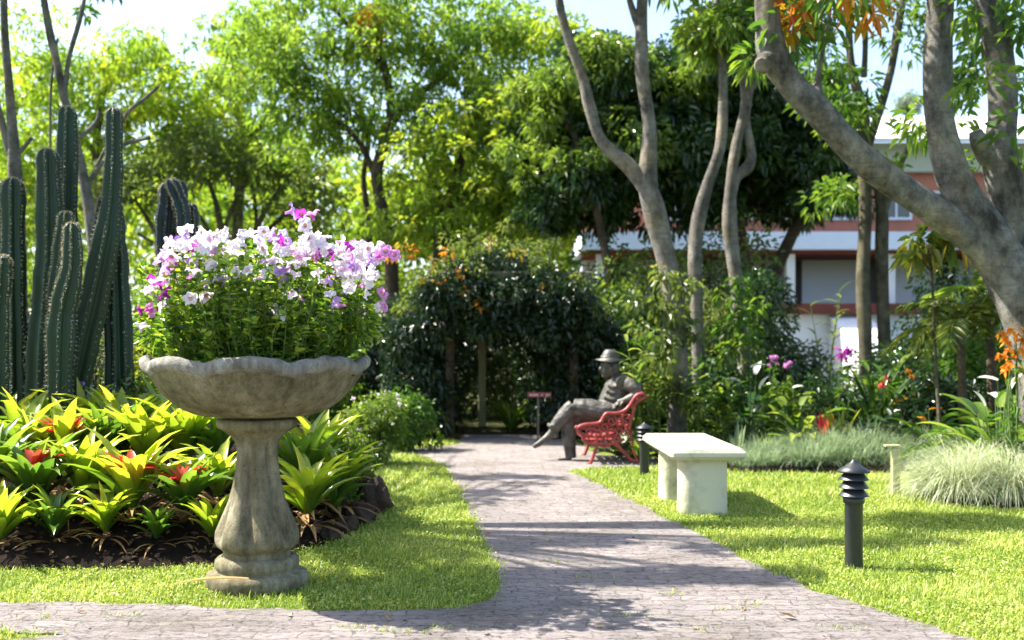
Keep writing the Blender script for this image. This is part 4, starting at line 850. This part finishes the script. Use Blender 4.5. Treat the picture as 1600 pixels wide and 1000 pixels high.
# feathery yellow-green trees at the left
BGT = [
 ('feathery_tree', 'feathery lime green tree with a dark curved trunk behind the arbor', 22, [[(612, 420, 13), (605, 360, 12), (592, 300, 11), (590, 260, 10), (608, 200, 9), (610, 150, 8), (600, 100, 7), (590, 60, 5), (585, 0, 4)], [(608, 200, 7), (640, 160, 6), (690, 120, 5), (740, 60, 4)], [(600, 110, 6), (560, 60, 5), (520, 10, 4)], [(592, 290, 6), (560, 220, 5), (500, 170, 4)]],
   [(560, 60, 180, 100, 80), (690, 60, 150, 100, 66), (790, 60, 90, 80, 30), (440, 60, 90, 80, 26), (460, 120, 110, 70, 34), (640, 190, 110, 50, 26), (740, 150, 90, 70, 30), (500, 200, 70, 40, 14)], 1.8, .4, 110, .13, .05, 'leaf_spring', 'bark_dark', ([(580, 20, 30, 40, 8), (585, 60, 12, 20, 3)], 'leaf_orange')),
 ('feathery_tree', 'lime green tree with a leaning trunk right of the curved trunk', 21, [[(690, 420, 16), (692, 360, 15), (705, 310, 13), (715, 270, 10), (722, 230, 7), (740, 180, 5)], [(705, 320, 7), (735, 300, 6), (770, 280, 4)], [(700, 330, 6), (680, 290, 5), (660, 240, 4)]],
   [(770, 320, 110, 60, 50), (650, 340, 80, 50, 26), (800, 200, 80, 60, 26), (740, 220, 100, 60, 40), (840, 340, 70, 40, 20), (650, 270, 50, 50, 14), (800, 270, 70, 50, 20), (860, 80, 60, 70, 18)], 1.6, .38, 110, .13, .05, 'leaf_lime', 'bark_dark', None),
 ('feathery_tree', 'thin stemmed tree left of the curved trunk', 23, [[(576, 420, 6), (575, 340, 6), (568, 280, 5), (575, 220, 5), (560, 160, 4)]], [(540, 200, 60, 40, 14), (470, 230, 60, 30, 12)], 1.4, .36, 90, .13, .05, 'leaf_spring', 'bark_dark', None),
 ('small_tree', 'small open tree with thin dark branches above the left petunias', 24, [[(345, 440, 7), (346, 370, 7), (338, 320, 5), (325, 280, 4)], [(346, 370, 5), (365, 320, 4), (380, 290, 3)], [(345, 390, 5), (320, 350, 3), (300, 320, 3)]], [(330, 250, 90, 50, 30), (420, 320, 60, 30, 8), (300, 270, 70, 30, 10)], 1.4, .36, 90, .13, .05, 'leaf_olive', 'bark_dark', None),
 ('small_tree', 'small open tree with fanned dark branches behind the petunia tops', 24.5, [[(395, 440, 7), (398, 370, 6), (420, 320, 4), (440, 290, 3)], [(398, 380, 5), (450, 330, 4), (480, 310, 3)], [(398, 380, 4), (400, 330, 3), (395, 290, 3)]], [(430, 260, 80, 35, 22), (500, 290, 40, 40, 10), (500, 340, 40, 30, 6)], 1.4, .36, 90, .13, .05, 'leaf_olive', 'bark_dark', None),
 ('small_tree', 'low tree with crooked dark stems beside the blue green cactus', 23.5, [[(262, 440, 7), (255, 390, 6), (235, 350, 4), (210, 310, 3)], [(258, 400, 4), (240, 380, 3), (215, 365, 3)]], [(225, 290, 60, 40, 18), (150, 300, 60, 40, 12)], 1.4, .36, 90, .13, .05, 'leaf_olive', 'bark_dark', None),
 ('feathery_tree', 'golden green tree filling the top left behind the cacti', 25, [[(160, 440, 11), (158, 330, 10), (150, 240, 8), (160, 150, 6), (180, 90, 4)], [(150, 240, 6), (100, 180, 5), (60, 120, 3)], [(152, 230, 6), (220, 170, 5), (260, 120, 3)]],
   [(60, 150, 90, 80, 32), (160, 130, 90, 60, 24), (250, 170, 110, 90, 60), (90, 250, 120, 60, 30), (60, 60, 60, 50, 10), (230, 90, 70, 40, 14)], 2, .42, 110, .14, .055, 'leaf_yellow', 'bark_tan', None),
 ('feathery_tree', 'pale lime tree between the golden tree and the curved trunk', 26, [[(370, 440, 11), (372, 330, 10), (380, 230, 8), (370, 130, 6), (365, 60, 4)], [(380, 230, 6), (430, 160, 4), (450, 90, 3)]],
   [(370, 120, 80, 80, 40), (300, 220, 90, 50, 34), (400, 210, 80, 50, 24), (420, 40, 60, 50, 16), (350, 60, 40, 30, 4)], 2, .42, 110, .14, .055, 'leaf_lime', 'bark_tan', None),
 ('feathery_tree', 'yellow green tree against the left photo edge', 27, [[(30, 440, 11), (28, 330, 10), (20, 230, 8), (25, 150, 6)]], [(20, 200, 70, 110, 40), (70, 320, 80, 50, 24), (-40, 120, 60, 100, 20)], 2, .42, 100, .14, .055, 'leaf_lime', 'bark_tan', None),
]
for (nm, lab, Y, limbs, blobs, dep, cr, per, L_, W_, lf, bk, ex) in BGT:
    tree(nm, lab, Y, limbs, [(a, b_, c * 1.08, d * 1.08, int(n_ * 1.6)) for a, b_, c, d, n_ in blobs], dep * .9, cr * .66, int(per * .36), L_ * 1.08, W_ * 1.05, lf, bk, extra=ex, twigs=5, sides=10)
# bare plumeria-like stems at the left
tree('bare_tree', 'bare pale stem rising out of the top left corner behind the cacti', 11, [[(34, 600, 14), (30, 420, 13), (24, 280, 12), (16, 160, 8), (8, 60, 7), (6, -20, 6), (10, -150, 5)], [(24, 270, 7), (10, 220, 6), (-4, 160, 5), (-20, 90, 4)], [(26, 240, 5), (36, 232, 4), (50, 215, 3)]], [(0, -200, 60, 40, 3)], .5, .2, 30, .2, .06, 'leaf_mid', 'bark_pale', twigs=0)
tree('bare_tree', 'bare forked pale stems crossing behind the tallest cactus', 11.5, [[(160, 600, 13), (150, 420, 12), (138, 320, 11), (122, 240, 8), (100, 150, 7), (85, 80, 6), (70, 0, 5), (60, -80, 4)], [(100, 150, 5), (108, 90, 4), (125, 30, 4), (138, -30, 3)], [(95, 130, 5), (75, 50, 4), (64, -20, 4)],
    [(78, 330, 2.4), (78, 230, 2.2), (80, 130, 2.2), (90, 60, 2)], [(132, 300, 5), (150, 268, 4), (190, 228, 4), (235, 215, 3)], [(125, 215, 4), (150, 192, 4), (155, 172, 3)], [(150, 260, 3), (195, 182, 3.4), (225, 155, 3), (248, 135, 2.6)]], [(80, -190, 60, 40, 3)], .5, .2, 30, .2, .06, 'leaf_mid', 'bark_pale', twigs=0, hub=(150, 600))
mb = MB()
bb = P(205, 425, 9.2); tag_o = MB(); 
# shade tree outside the frame on the left whose shadow streaks cross path and lawn
r0 = np.array([-6.4, 9.2, 0]); sh = thing('shade_tree', 'tree standing left of the photo whose crown throws dappled shade across the path', 'tree', r0)
tk = MB(); tube(tk, smooth_path([(0, 0, -.1, .2), (.1, 0, 1.5, .16), (.3, -.1, 3, .15), (.6, 0, 4.5, .13), (1.2, 0, 5.6, .1)], 20), 14, wob=.05)
cf = MB(); cs = []
def streak(row, x0px, x1px, hgt, n_, thick=.1):
    for t in np.linspace(0, 1, n_):
        g_ = G(x0px + (x1px - x0px) * t, row + rng.normal() * 3); hh = hgt + rng.normal() * .15; c = np.array([g_[0] - SUN.x / -SUN.z * -hh * -1 if 0 else g_[0] + SUN.x / SUN.z * hh, g_[1] + SUN.y / SUN.z * hh + rng.normal() * thick, hh]); cs.append(c - r0)
streak(902, 785, 1250, 6.2, 22, .05); streak(908, 860, 1180, 6.3, 9, .04); streak(851, 780, 980, 6.0, 9, .05); streak(853, 1100, 1480, 6.6, 13, .06); streak(748, 700, 860, 6.4, 10, .09); streak(870, 500, 700, 5.9, 9, .15); streak(920, 520, 760, 6.0, 8, .08); streak(890, 520, 730, 6.0, 6, .08); streak(815, 1400, 1640, 6.9, 22, .2); streak(825, 1450, 1640, 6.9, 12, .1); streak(700, 600, 720, 6.6, 5, .1); streak(740, 560, 640, 6.2, 3, .1)
cs = np.array(cs)
for i in range(0, len(cs), 2):
    c = cs[i]; s_ = np.array([.9, 0, 5.2]); tube(tk, smooth_path([(*s_, .04), (*((s_ + c) / 2 + [0, 0, .25]), .025), (*c, .008)], 10), 6, cap=False)
tk.build('trunk', 'bark_grey', sh, True); crown(cf, cs, np.full(len(cs), .12), 48, .13, .055, .3); cf.build('crown', 'leaf_mid', sh)

# ------------------------------------------------------------------ building behind
BL = 30.0; bz = lambda row: H - (row - HY) / F * BL; bxx = lambda px: (px - 800) / F * BL
bd_ = thing('white_building', 'long two storey white building with salmon bands behind the trees', 'building', (bxx(1300), BL, 0))
ox = bxx(1300)
def wall(nm, px0, px1, r0_, r1_, y0, y1, mat, lab=None):
    mb = MB(); z0, z1 = bz(r1_), bz(r0_); box(mb, ((bxx(px0) + bxx(px1)) / 2 - ox, (y0 + y1) / 2 , (z0 + z1) / 2), (bxx(px1) - bxx(px0), y1 - y0, z1 - z0)); o = mb.build(nm, mat, bd_)
    if lab: o['label'] = lab
    return o
X0, X1 = 915, 1800
wall('eave_wall', X0, X1, 220, 265, .3, 6, 'cream_wall'); wall('upper_wall', X0, X1, 265, 367, .6, 6, 'salmon_wall')
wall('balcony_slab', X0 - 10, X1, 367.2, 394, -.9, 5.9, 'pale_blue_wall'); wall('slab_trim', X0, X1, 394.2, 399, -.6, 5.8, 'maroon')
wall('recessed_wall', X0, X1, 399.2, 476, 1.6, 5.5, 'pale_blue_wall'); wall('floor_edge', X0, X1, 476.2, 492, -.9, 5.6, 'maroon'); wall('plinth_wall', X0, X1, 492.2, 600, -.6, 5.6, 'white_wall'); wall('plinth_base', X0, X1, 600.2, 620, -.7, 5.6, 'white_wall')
mb = MB(); z0, z1 = bz(222), bz(219); V = [(bxx(X0) - ox, -.4, bz(220)), (bxx(X1) - ox, -.4, bz(220)), (bxx(X1) - ox, 3.0, 8.35), (bxx(X0) - ox, 3.0, 8.35)]; V = np.array(V); V2 = V - [0, 0, .12]
mb.add(np.vstack([V, V2]), [(0, 1, 2, 3), (7, 6, 5, 4), (0, 4, 5, 1), (1, 5, 6, 2), (2, 6, 7, 3), (3, 7, 4, 0)]); mb.build('roof', 'roof_white', bd_)
def window(px0, px1, r0_, r1_, y, nm='window', mat='white_wall', fill_='glass'):
    fr = MB(); a, b_ = bxx(px0) - ox, bxx(px1) - ox; c, d = bz(r1_), bz(r0_); t = .07
    for (cx, cz, sx, sz) in (((a + b_) / 2, d, b_ - a + t, t), ((a + b_) / 2, c, b_ - a + t, t), (a, (c + d) / 2, t, d - c - t), (b_, (c + d) / 2, t, d - c - t), ((a + b_) / 2, (c + d) / 2, t * .7, d - c - t)): box(fr, (cx, y, cz), (sx, .1, sz))
    f = fr.build(nm, mat, bd_); g_ = MB(); box(g_, ((a + b_) / 2, y + .02, (c + d) / 2), (b_ - a - t, .03, d - c - t)); g_.build('pane' if fill_ == 'glass' else 'leaf_panel', fill_, f)
for x in list(range(935, 1200, 105)) + [1238, 1300, 1388, 1470, 1560, 1650, 1730]: window(x, x + (40 if x < 1200 or x > 1450 else 46), 296, 338, .56)
for x in (1248, 1388, 1500, 1620, 960, 1100): window(x, x + 26, 412 if x % 2 else 402, 475, 1.56, 'door', 'door_wood', 'door_wood')
for x in (1222, 1376, 1530, 1690, 1080, 930): wall('pillar', x, x + 13, 399.2, 476, -.5, -.15, 'white_wall')
mb = MB(); a, b_ = bxx(1285) - ox, bxx(1345) - ox; V = np.array([(a, -4.2, 0), (b_, -4.2, 0), (b_, -4.2, .9), (a, -4.2, .9), (a, -.62, 0), (b_, -.62, 0), (b_, -.62, bz(494)), (a, -.62, bz(494))]); mb.add(V, [(0, 1, 2, 3), (3, 2, 6, 7), (0, 3, 7, 4), (1, 5, 6, 2), (4, 7, 6, 5)]); mb.build('stair_ramp', 'white_wall', bd_)
tree('distant_tree', 'small grey green tree beyond the building roof', 60, [[(1424, 300, 4), (1424, 200, 3), (1422, 165, 2)]], [(1422, 160, 20, 11, 12)], .8, .5, 60, .2, .1, 'leaf_grey', 'bark_dark', twigs=0, sides=8)

# ------------------------------------------------------------------ far wood filling the gaps between the garden trees
far = MB()
C = []; 
for _ in range(520):
    px = rng.uniform(-120, 1000); Y = rng.uniform(33, 46); top = 235 + 45 * mnoise.noise(Vector((px * .012, 0, 0))) + (0 if px < 560 else 25)
    py = rng.uniform(top, 470); C.append(P(px, py, Y))
crown(far, np.array(C), rng.uniform(.5, 1.1, len(C)), 75, .3, .13)
tag(far.build('distant_wood', 'leaf_lime'), 'hazy mass of yellow green woodland far behind the garden', 'woodland', kind='stuff')

# ------------------------------------------------------------------ right bed planting
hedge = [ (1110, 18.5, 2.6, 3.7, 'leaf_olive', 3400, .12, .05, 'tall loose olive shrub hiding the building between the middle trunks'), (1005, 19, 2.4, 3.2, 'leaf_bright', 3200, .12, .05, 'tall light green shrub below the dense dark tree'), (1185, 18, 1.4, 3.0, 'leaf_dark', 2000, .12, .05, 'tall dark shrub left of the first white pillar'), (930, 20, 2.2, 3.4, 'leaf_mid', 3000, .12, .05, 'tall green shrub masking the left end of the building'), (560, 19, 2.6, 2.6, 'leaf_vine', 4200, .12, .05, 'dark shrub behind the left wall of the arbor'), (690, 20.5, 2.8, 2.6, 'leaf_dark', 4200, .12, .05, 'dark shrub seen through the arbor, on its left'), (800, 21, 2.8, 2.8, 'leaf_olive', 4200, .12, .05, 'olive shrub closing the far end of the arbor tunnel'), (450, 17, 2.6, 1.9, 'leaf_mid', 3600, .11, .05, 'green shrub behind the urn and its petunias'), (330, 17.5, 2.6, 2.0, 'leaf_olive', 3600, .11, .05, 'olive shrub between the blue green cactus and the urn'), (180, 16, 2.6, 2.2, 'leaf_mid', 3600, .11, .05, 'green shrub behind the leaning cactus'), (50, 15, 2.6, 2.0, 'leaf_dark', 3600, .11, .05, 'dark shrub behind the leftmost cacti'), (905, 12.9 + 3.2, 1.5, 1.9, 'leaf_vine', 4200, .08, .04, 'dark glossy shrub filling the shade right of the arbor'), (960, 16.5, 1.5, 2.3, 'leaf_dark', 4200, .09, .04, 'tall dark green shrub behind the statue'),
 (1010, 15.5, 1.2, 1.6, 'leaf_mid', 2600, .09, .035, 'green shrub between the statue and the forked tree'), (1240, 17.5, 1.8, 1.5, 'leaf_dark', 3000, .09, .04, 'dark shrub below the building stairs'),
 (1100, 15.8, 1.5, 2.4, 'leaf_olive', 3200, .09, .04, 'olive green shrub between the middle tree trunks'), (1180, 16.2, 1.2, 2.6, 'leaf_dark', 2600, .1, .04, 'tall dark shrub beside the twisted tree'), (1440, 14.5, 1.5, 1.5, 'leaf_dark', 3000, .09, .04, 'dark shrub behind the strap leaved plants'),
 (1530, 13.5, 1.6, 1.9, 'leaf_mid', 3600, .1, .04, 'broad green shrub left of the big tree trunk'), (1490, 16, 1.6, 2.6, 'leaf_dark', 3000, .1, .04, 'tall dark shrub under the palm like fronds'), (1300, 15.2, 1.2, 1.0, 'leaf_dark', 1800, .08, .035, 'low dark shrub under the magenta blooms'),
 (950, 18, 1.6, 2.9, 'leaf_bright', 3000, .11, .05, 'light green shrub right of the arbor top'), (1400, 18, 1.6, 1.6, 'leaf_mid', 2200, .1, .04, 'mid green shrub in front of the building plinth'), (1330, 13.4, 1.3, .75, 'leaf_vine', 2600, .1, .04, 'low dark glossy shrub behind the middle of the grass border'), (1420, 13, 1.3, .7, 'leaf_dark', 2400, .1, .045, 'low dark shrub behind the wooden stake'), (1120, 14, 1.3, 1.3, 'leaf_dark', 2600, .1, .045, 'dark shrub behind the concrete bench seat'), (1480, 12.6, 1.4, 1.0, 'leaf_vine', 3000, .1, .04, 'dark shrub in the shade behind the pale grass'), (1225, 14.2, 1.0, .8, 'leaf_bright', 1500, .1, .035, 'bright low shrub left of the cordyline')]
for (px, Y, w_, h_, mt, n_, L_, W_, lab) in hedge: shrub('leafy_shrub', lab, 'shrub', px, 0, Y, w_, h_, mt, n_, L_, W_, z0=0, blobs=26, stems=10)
# vine growing up the forked tree
vt = thing('climber', 'olive leaved climber wrapped round the forked tree trunk', 'vine', (P(1050, 500, 12.9)[0], 12.9, 0)); v = MB()
ctr = np.array([P(1045 + rng.normal() * 22, py, 12.9 + rng.normal() * .15) - np.array([P(1050, 500, 12.9)[0], 12.9, 0]) for py in np.linspace(425, 640, 34)]); crown(v, ctr, np.full(len(ctr), .13), 30, .1, .05, .5); v.build('foliage', 'leaf_olive', vt)
vt = thing('climber', 'green climber wrapped round the lower trunk of the twisted tree', 'vine', (P(1155, 500, 14)[0], 14, 0)); v = MB()
ctr = np.array([P(1150 + rng.normal() * 20, py, 14 + rng.normal() * .15) - np.array([P(1155, 500, 14)[0], 14, 0]) for py in np.linspace(440, 620, 22)]); crown(v, ctr, np.full(len(ctr), .13), 26, .1, .05, .5); v.build('foliage', 'leaf_mid', vt)

def ginger(name, label, px, Y, n_st, h_, L_, W_, mat, spread=.25, rz=0):
    x = (px - 800) / F * Y; root = thing(name, label, 'plant', (x, Y, .03)); lf = MB(); st_ = MB()
    for _ in range(n_st):
        a = rng.uniform(0, 6.28); rr_ = rng.random() * spread; hh = h_ * rng.uniform(.7, 1.1); ln = rng.normal(size=2) * .14 * h_
        pth = smooth_path([(rr_ * math.cos(a), rr_ * math.sin(a), 0, .012), (rr_ * math.cos(a) + ln[0] * .4, rr_ * math.sin(a) + ln[1] * .4, hh * .5, .01), (rr_ * math.cos(a) + ln[0] * 1.3, rr_ * math.sin(a) + ln[1], hh, .005)], 14)
        tube(st_, pth, 5, cap=False); k = 14; az = np.arange(k) * 2.6 + rng.random() * 6; t = np.linspace(3, 13, k).astype(int)
        straps(lf, pth[t, :3], az, rng.uniform(.2, .9, k), L_ * rng.uniform(.8, 1.2, k), W_, rng.uniform(.6, 1.4, k), 4, .2, 'strap')
    lf.build('leaves', mat, root, True); st_.build('stems', 'stem_green', root); return root
ginger('ginger_plant', 'tall bright green leafy stems between the statue and the forked tree', 1015, 12.7, 9, 1.25, .22, .05, 'leaf_bright', .3)
ginger('ginger_plant', 'bright green leafy stems right of the forked tree trunk', 1085, 13.2, 8, 1.2, .22, .05, 'leaf_mid', .3)
ginger('ginger_plant', 'slim leafy plant with reddish top in front of the building', 1290, 16, 3, 2.0, .25, .05, 'leaf_olive', .1)
ginger('ginger_plant', 'glossy leafy stems behind the concrete bench', 1130, 12.6, 8, .85, .25, .06, 'leaf_bright', .3)
ginger('ginger_plant', 'low leafy stems under the twin stemmed tree', 1365, 14, 7, 1.1, .3, .06, 'leaf_mid', .3)

def rosette(name, label, px, Y, k, L_, W_, mat, el=(.5, 1.4), curl=(.6, 1.5), z=.03, cat='plant', prof='strap', fold=.25, spread=.05, group=None, segs=6, rnd=None):
    x = (px - 800) / F * Y; mb = MB(); a = rng.uniform(0, 6.28, k); s_ = rng.random(k) * spread
    straps(mb, np.column_stack([np.cos(a) * s_, np.sin(a) * s_, np.zeros(k)]), a + rng.normal(size=k) * .3, rng.uniform(*el, k), L_ * rng.uniform(.7, 1.15, k), W_ * rng.uniform(.8, 1.2, k), rng.uniform(*curl, k), segs, fold, prof, rnd=rnd)
    o = mb.build(name, mat, None, fold > 0); o.location = (x, Y, z); return tag(o, label, cat, group)
rosette('strap_leaf_plant', 'large dark strap leaved clump under the magenta blooms', 1368, 13.2, 60, 1.15, .055, 'leaf_dark', (.9, 1.5), (.6, 1.8))
rosette('strap_leaf_plant', 'tall drooping grassy clump left of the big tree', 1440, 13.4, 90, 1.2, .035, 'leaf_mid', (1.0, 1.5), (1.4, 2.6))
rosette('yellow_cordyline', 'yellow and orange spiky plant behind the concrete bench', 1085, 12.3, 34, .45, .04, 'leaf_gold')
rosette('red_cordyline', 'crimson leaved rosette in the right bed below the twin stems', 1287, 12.35, 12, .3, .06, 'leaf_red', (1.1, 1.5), (0, .6), z=.26)
rosette('agave', 'small clump of yellow upright leaves beside the crimson rosette', 1310, 12.3, 12, .48, .07, 'leaf_gold', (1.2, 1.5), (0, .3), z=.16)
rosette('agave', 'pale grey upright spear leaves behind the ornamental grass border', 1362, 12.5, 8, .5, .05, 'leaf_grey', (1.3, 1.5), (0, .2))
rosette('agave', 'pale spear leaves just right of the concrete bench seat', 1150, 12.1, 9, .45, .05, 'leaf_grey', (1.2, 1.5), (0, .2))
rosette('agave', 'upright yellow green leaves beyond the left end of the grass border', 1195, 12.2, 10, .36, .05, 'leaf_bright', (1.2, 1.5), (0, .3))
rosette('blue_agave', 'blue grey rounded leaf clump in the middle of the right bed', 1345, 13.9, 30, .6, .1, 'leaf_grey', (.4, 1.3), (.4, 1.2))
rosette('hosta', 'grey green broad leaved clump behind the red bench', 968, 12.9, 26, .42, .1, 'leaf_grey', (.3, 1.2), (.6, 1.4))
rosette('hosta', 'broad pale green leaf clump between the two benches', 1000, 12.35, 20, .35, .08, 'leaf_bright', (.4, 1.3), (.6, 1.4))
rosette('fern_clump', 'dark fern like clump at the far side of the arbor opening', 800, 16.8, 50, .7, .05, 'leaf_bright', (.7, 1.4), (.8, 1.8))
def fronds(name, label, cat, px, Y, z, k, L_, mat, el=(.3, 1.3), lw=.028, ll=.2, stem=True):
    x = (px - 800) / F * Y; root = thing(name, label, cat, (x, Y, 0)); st_ = MB()
    if stem: tube(st_, smooth_path([(.05, 0, -.05, .06), (.03, 0, z * .5, .05), (0, 0, z, .04)], 10), 10, wob=.06); st_.build('trunk', 'bark_dark', root, True)
    for i in range(k):
        f = MB(); a = i * 2.4 + rng.normal() * .2; e = rng.uniform(*el); Lk = L_ * rng.uniform(.75, 1.15); p = np.array([0, 0, z]); pts = []; cu = rng.uniform(1.2, 2.1); nn = 22
        for j in range(nn): pts.append(np.append(p, .009 * (1 - j / nn) + .002)); ee = e - cu * j / nn; p = p + np.array([math.cos(a) * math.cos(ee), math.sin(a) * math.cos(ee), math.sin(ee)]) * Lk / nn
        pts = np.array(pts); tube(f, pts, 4, cap=False); T = np.gradient(pts[:, :3], axis=0); T = unit(T); sdv = np.array([-math.sin(a), math.cos(a), 0])
        for s_ in (-1, 1): leaves(f, pts[2:, :3], T[2:] * .6 + sdv * s_ * .8 + rng.normal(size=(nn - 2, 3)) * .12, ll * np.sin(np.linspace(.5, 2.9, nn - 2)) + .03, lw, .3, nrm=np.tile([0, 0, 1.], (nn - 2, 1)))
        f.build('frond', mat, root)
    return root
fronds('small_palm', 'feathery arching palm left of the big tree trunk', 'palm', 1500, 11.7, 1.5, 15, .95, 'leaf_olive')
fronds('fern_palm', 'lush fern like fronds beneath the leaning limb of the big tree', 'fern', 1545, 12.2, 1.9, 12, .9, 'leaf_bright')
fronds('fern_palm', 'low dark green fronds behind the pale grass tussocks', 'fern', 1535, 10.9, .25, 14, .85, 'leaf_mid', stem=False)
cr0 = np.array([P(1450, 0, 11.5)[0], 11.5, 0]); root = thing('croton', 'orange and green leaf whorl hanging beside the big tree', 'croton', cr0)
v = MB(); cc = np.array([P(px, py, 11.5) for px, py in ((1440, 372), (1462, 360), (1450, 392), (1478, 378), (1490, 350), (1432, 398), (1505, 372))]) - cr0; crown(v, cc, np.full(len(cc), .1), 20, .2, .06, .5); v.build('leaves', 'leaf_croton', root)
v = MB(); tube(v, smooth_path([(.16, 0, -.05, .025), (.1, .05, 1.2, .02), (.03, 0, 2.4, .012)], 12), 8, wob=.05)
for c in cc: tube(v, smooth_path([(.05, 0, 2.1, .012), (*c, .005)], 5), 5, cap=False)
v.build('stem', 'bark_tan', root, True)
# orchids / spathes / magenta blooms
def lily(label, px, Y, z_top, nfl, mat='spathe', big=.16, leaf='leaf_dark', seed=0):
    x = (px - 800) / F * Y; root = thing('peace_lily', label, 'lily', (x, Y, .03)); lf = MB(); st_ = MB(); k = 22; a = rng.uniform(0, 6.28, k); el = rng.uniform(.8, 1.35, k); hh = z_top * rng.uniform(.4, .8, k)
    d = np.stack([np.cos(a) * np.cos(el), np.sin(a) * np.cos(el), np.sin(el)], -1); B_ = d * hh[:, None]
    for i in range(k): tube(st_, [(0, 0, 0, .006), (*B_[i], .004)], 4, cap=False)
    straps(lf, B_, a, el - .5, .36 * rng.uniform(.8, 1.2, k), .11, rng.uniform(.9, 1.6, k), 6, .2, 'strap'); lf.build('leaves', leaf, root, True)
    for i in range(nfl):
        a_ = rng.uniform(0, 6.28); p = np.array([math.cos(a_) * .12 * (i > 0), math.sin(a_) * .08, z_top * (1 - .08 * i)]); tube(st_, [(0, 0, 0, .006), (*p, .004)], 4, cap=False)
        f = MB(); straps(f, [p], a_, 1.1 if i % 2 else .3, big, big * .5, .5, 6, .3, 'strap'); f.build('spathe', mat, root, True)
    st_.build('stems', 'stem_green', root); return root
lily('white flowered lily with tall spathe right of the twisted tree', 1172, 12.8, 1.05, 4, big=.2)
lily('pale flowered lily at the foot of the big right tree', 1560, 9.9, .98, 4, 'spathe', .18, 'leaf_bright')
lily('broad leaved lily behind the right end of the grass border', 1240, 13, .8, 1, 'spathe', .14, 'leaf_mid')
lily('glossy broad leaved lily under the dark strap clump', 1400, 12.4, .55, 2, 'spathe', .1, 'leaf_dark')
lily('yellow tipped lily beside the crimson rosette', 1255, 12.4, .55, 1, 'leaf_gold', .16, 'leaf_bright')
lily('broad leaved lily with orange blooms left of the pale grass', 1450, 12.0, .6, 4, 'petal_orange', .1, 'leaf_mid')
def blooms(name, label, px, py, Y, mat, k, sp_, r_, stem=True):
    p = P(px, py, Y); root = thing(name, label, 'flowers', (p[0], Y, .03)); st_ = MB()
    for _ in range(k):
        c = np.array([rng.normal() * sp_, rng.normal() * sp_, p[2] + rng.normal() * sp_ * .8]); f = MB(); leaves(f, np.repeat([c], 7, 0), rng.normal(size=(7, 3)) + [0, -.3, .2], r_, r_ * .6, .5, .1); f.build('flower', mat, root)
    for _ in range(3): tube(st_, smooth_path([(0, 0, 0, .008), (rng.normal() * sp_, rng.normal() * sp_, p[2] * .6, .006), (rng.normal() * sp_ * .5, 0, p[2], .004)], 8), 5, cap=False)
    lf = MB(); kk = 26; zz = rng.uniform(.1, .9, kk) * p[2]; leaves(lf, np.column_stack([rng.normal(size=kk) * .02, rng.normal(size=kk) * .02, zz]), rng.normal(size=(kk, 3)) + [0, 0, .3], .14, .045, .4); lf.build('leaves', 'leaf_mid', root)
    st_.build('stems', 'stem_green', root)
blooms('orchid', 'vivid magenta blooms above the dark strap leaves', 1318, 554, 13, 'petal_magenta', 7, .045, .07)
blooms('pink_flowers', 'pink blooms left of the magenta ones in the right bed', 1208, 562, 14.5, 'petal_pink', 6, .05, .05)
blooms('pink_flowers', 'small pink blooms beside the green round leaf', 1232, 572, 14.2, 'petal_pink', 5, .04, .05)
blooms('orange_flowers', 'orange blooms low under the drooping grassy clump', 1445, 620, 12.9, 'petal_orange', 14, .16, .05)
blooms('orange_flowers', 'orange flower spikes beside the big tree trunk at the right edge', 1588, 530, 9.5, 'petal_orange', 14, .07, .06)
blooms('orange_flowers', 'orange yellow blooms lower on the big right trunk', 1572, 575, 9.6, 'petal_orange', 10, .07, .05)
blooms('red_flowers', 'red bloom in the right bed between the border and twin stems', 1385, 605, 12.9, 'leaf_red', 4, .05, .05)

# ornamental grasses
mt0 = None
def tuft(name, label, k, L_, W_, mat, el, curl, loc, group, cat='ornamental grass', spread=.12):
    mb = MB(); a = rng.uniform(0, 6.28, k); s_ = np.sqrt(rng.random(k)) * spread
    straps(mb, np.column_stack([np.cos(a) * s_, np.sin(a) * s_, np.zeros(k)]), a + rng.normal(size=k) * .7, rng.uniform(*el, k), L_ * rng.uniform(.6, 1.15, k), W_, rng.uniform(*curl, k), 6, 0, 'blade')
    o = mb.build(name, mat); o.location = tuple(loc); return tag(o, label, cat, group)
xs = np.linspace(1168, 1490, 15); first = None
for i, px in enumerate(xs):
    for j, Y in enumerate((11.75, 12.1)):
        loc = ((px - 800) / F * Y + rng.normal() * .03 + j * .1, Y + rng.normal() * .04, .04 + j * .08)
        s_ = (.72 if px < 1240 else 1.05) * rng.uniform(.9, 1.1) 
        if first is None: first = tuft('mondo_grass', 'grey green mondo grass clump in the border along the back of the lawn', 520, .42, .007, 'mondo', (.5, 1.5), (1.0, 2.4), loc, 'mondo grass clumps bordering the right lawn', spread=.2); first.scale = (s_,) * 3
        else: dup(first, loc, rng.uniform(0, 6.28), s_, None, None)
pg = tuft('pale_grass_tussock', 'pale cream arching grass tussock at the right edge, nearest the stake', 1500, .72, .007, 'pale_grass', (.5, 1.5), (1.8, 3.6), ((1500 - 800) / F * 9.35, 9.35, .03), 'pale grass tussocks', spread=.16)
dup(pg, ((1580 - 800) / F * 9.25, 9.25, .03), 2, 1.05, 'pale cream arching grass tussock cut by the right photo edge'); dup(pg, ((1545 - 800) / F * 9.9, 9.9, .03), 4, 1.05, 'pale cream grass tussock behind and between the other two'); dup(pg, ((1455 - 800) / F * 9.8, 9.8, .03), 1, .62, 'small pale grass tussock at the left end of the pale grasses')
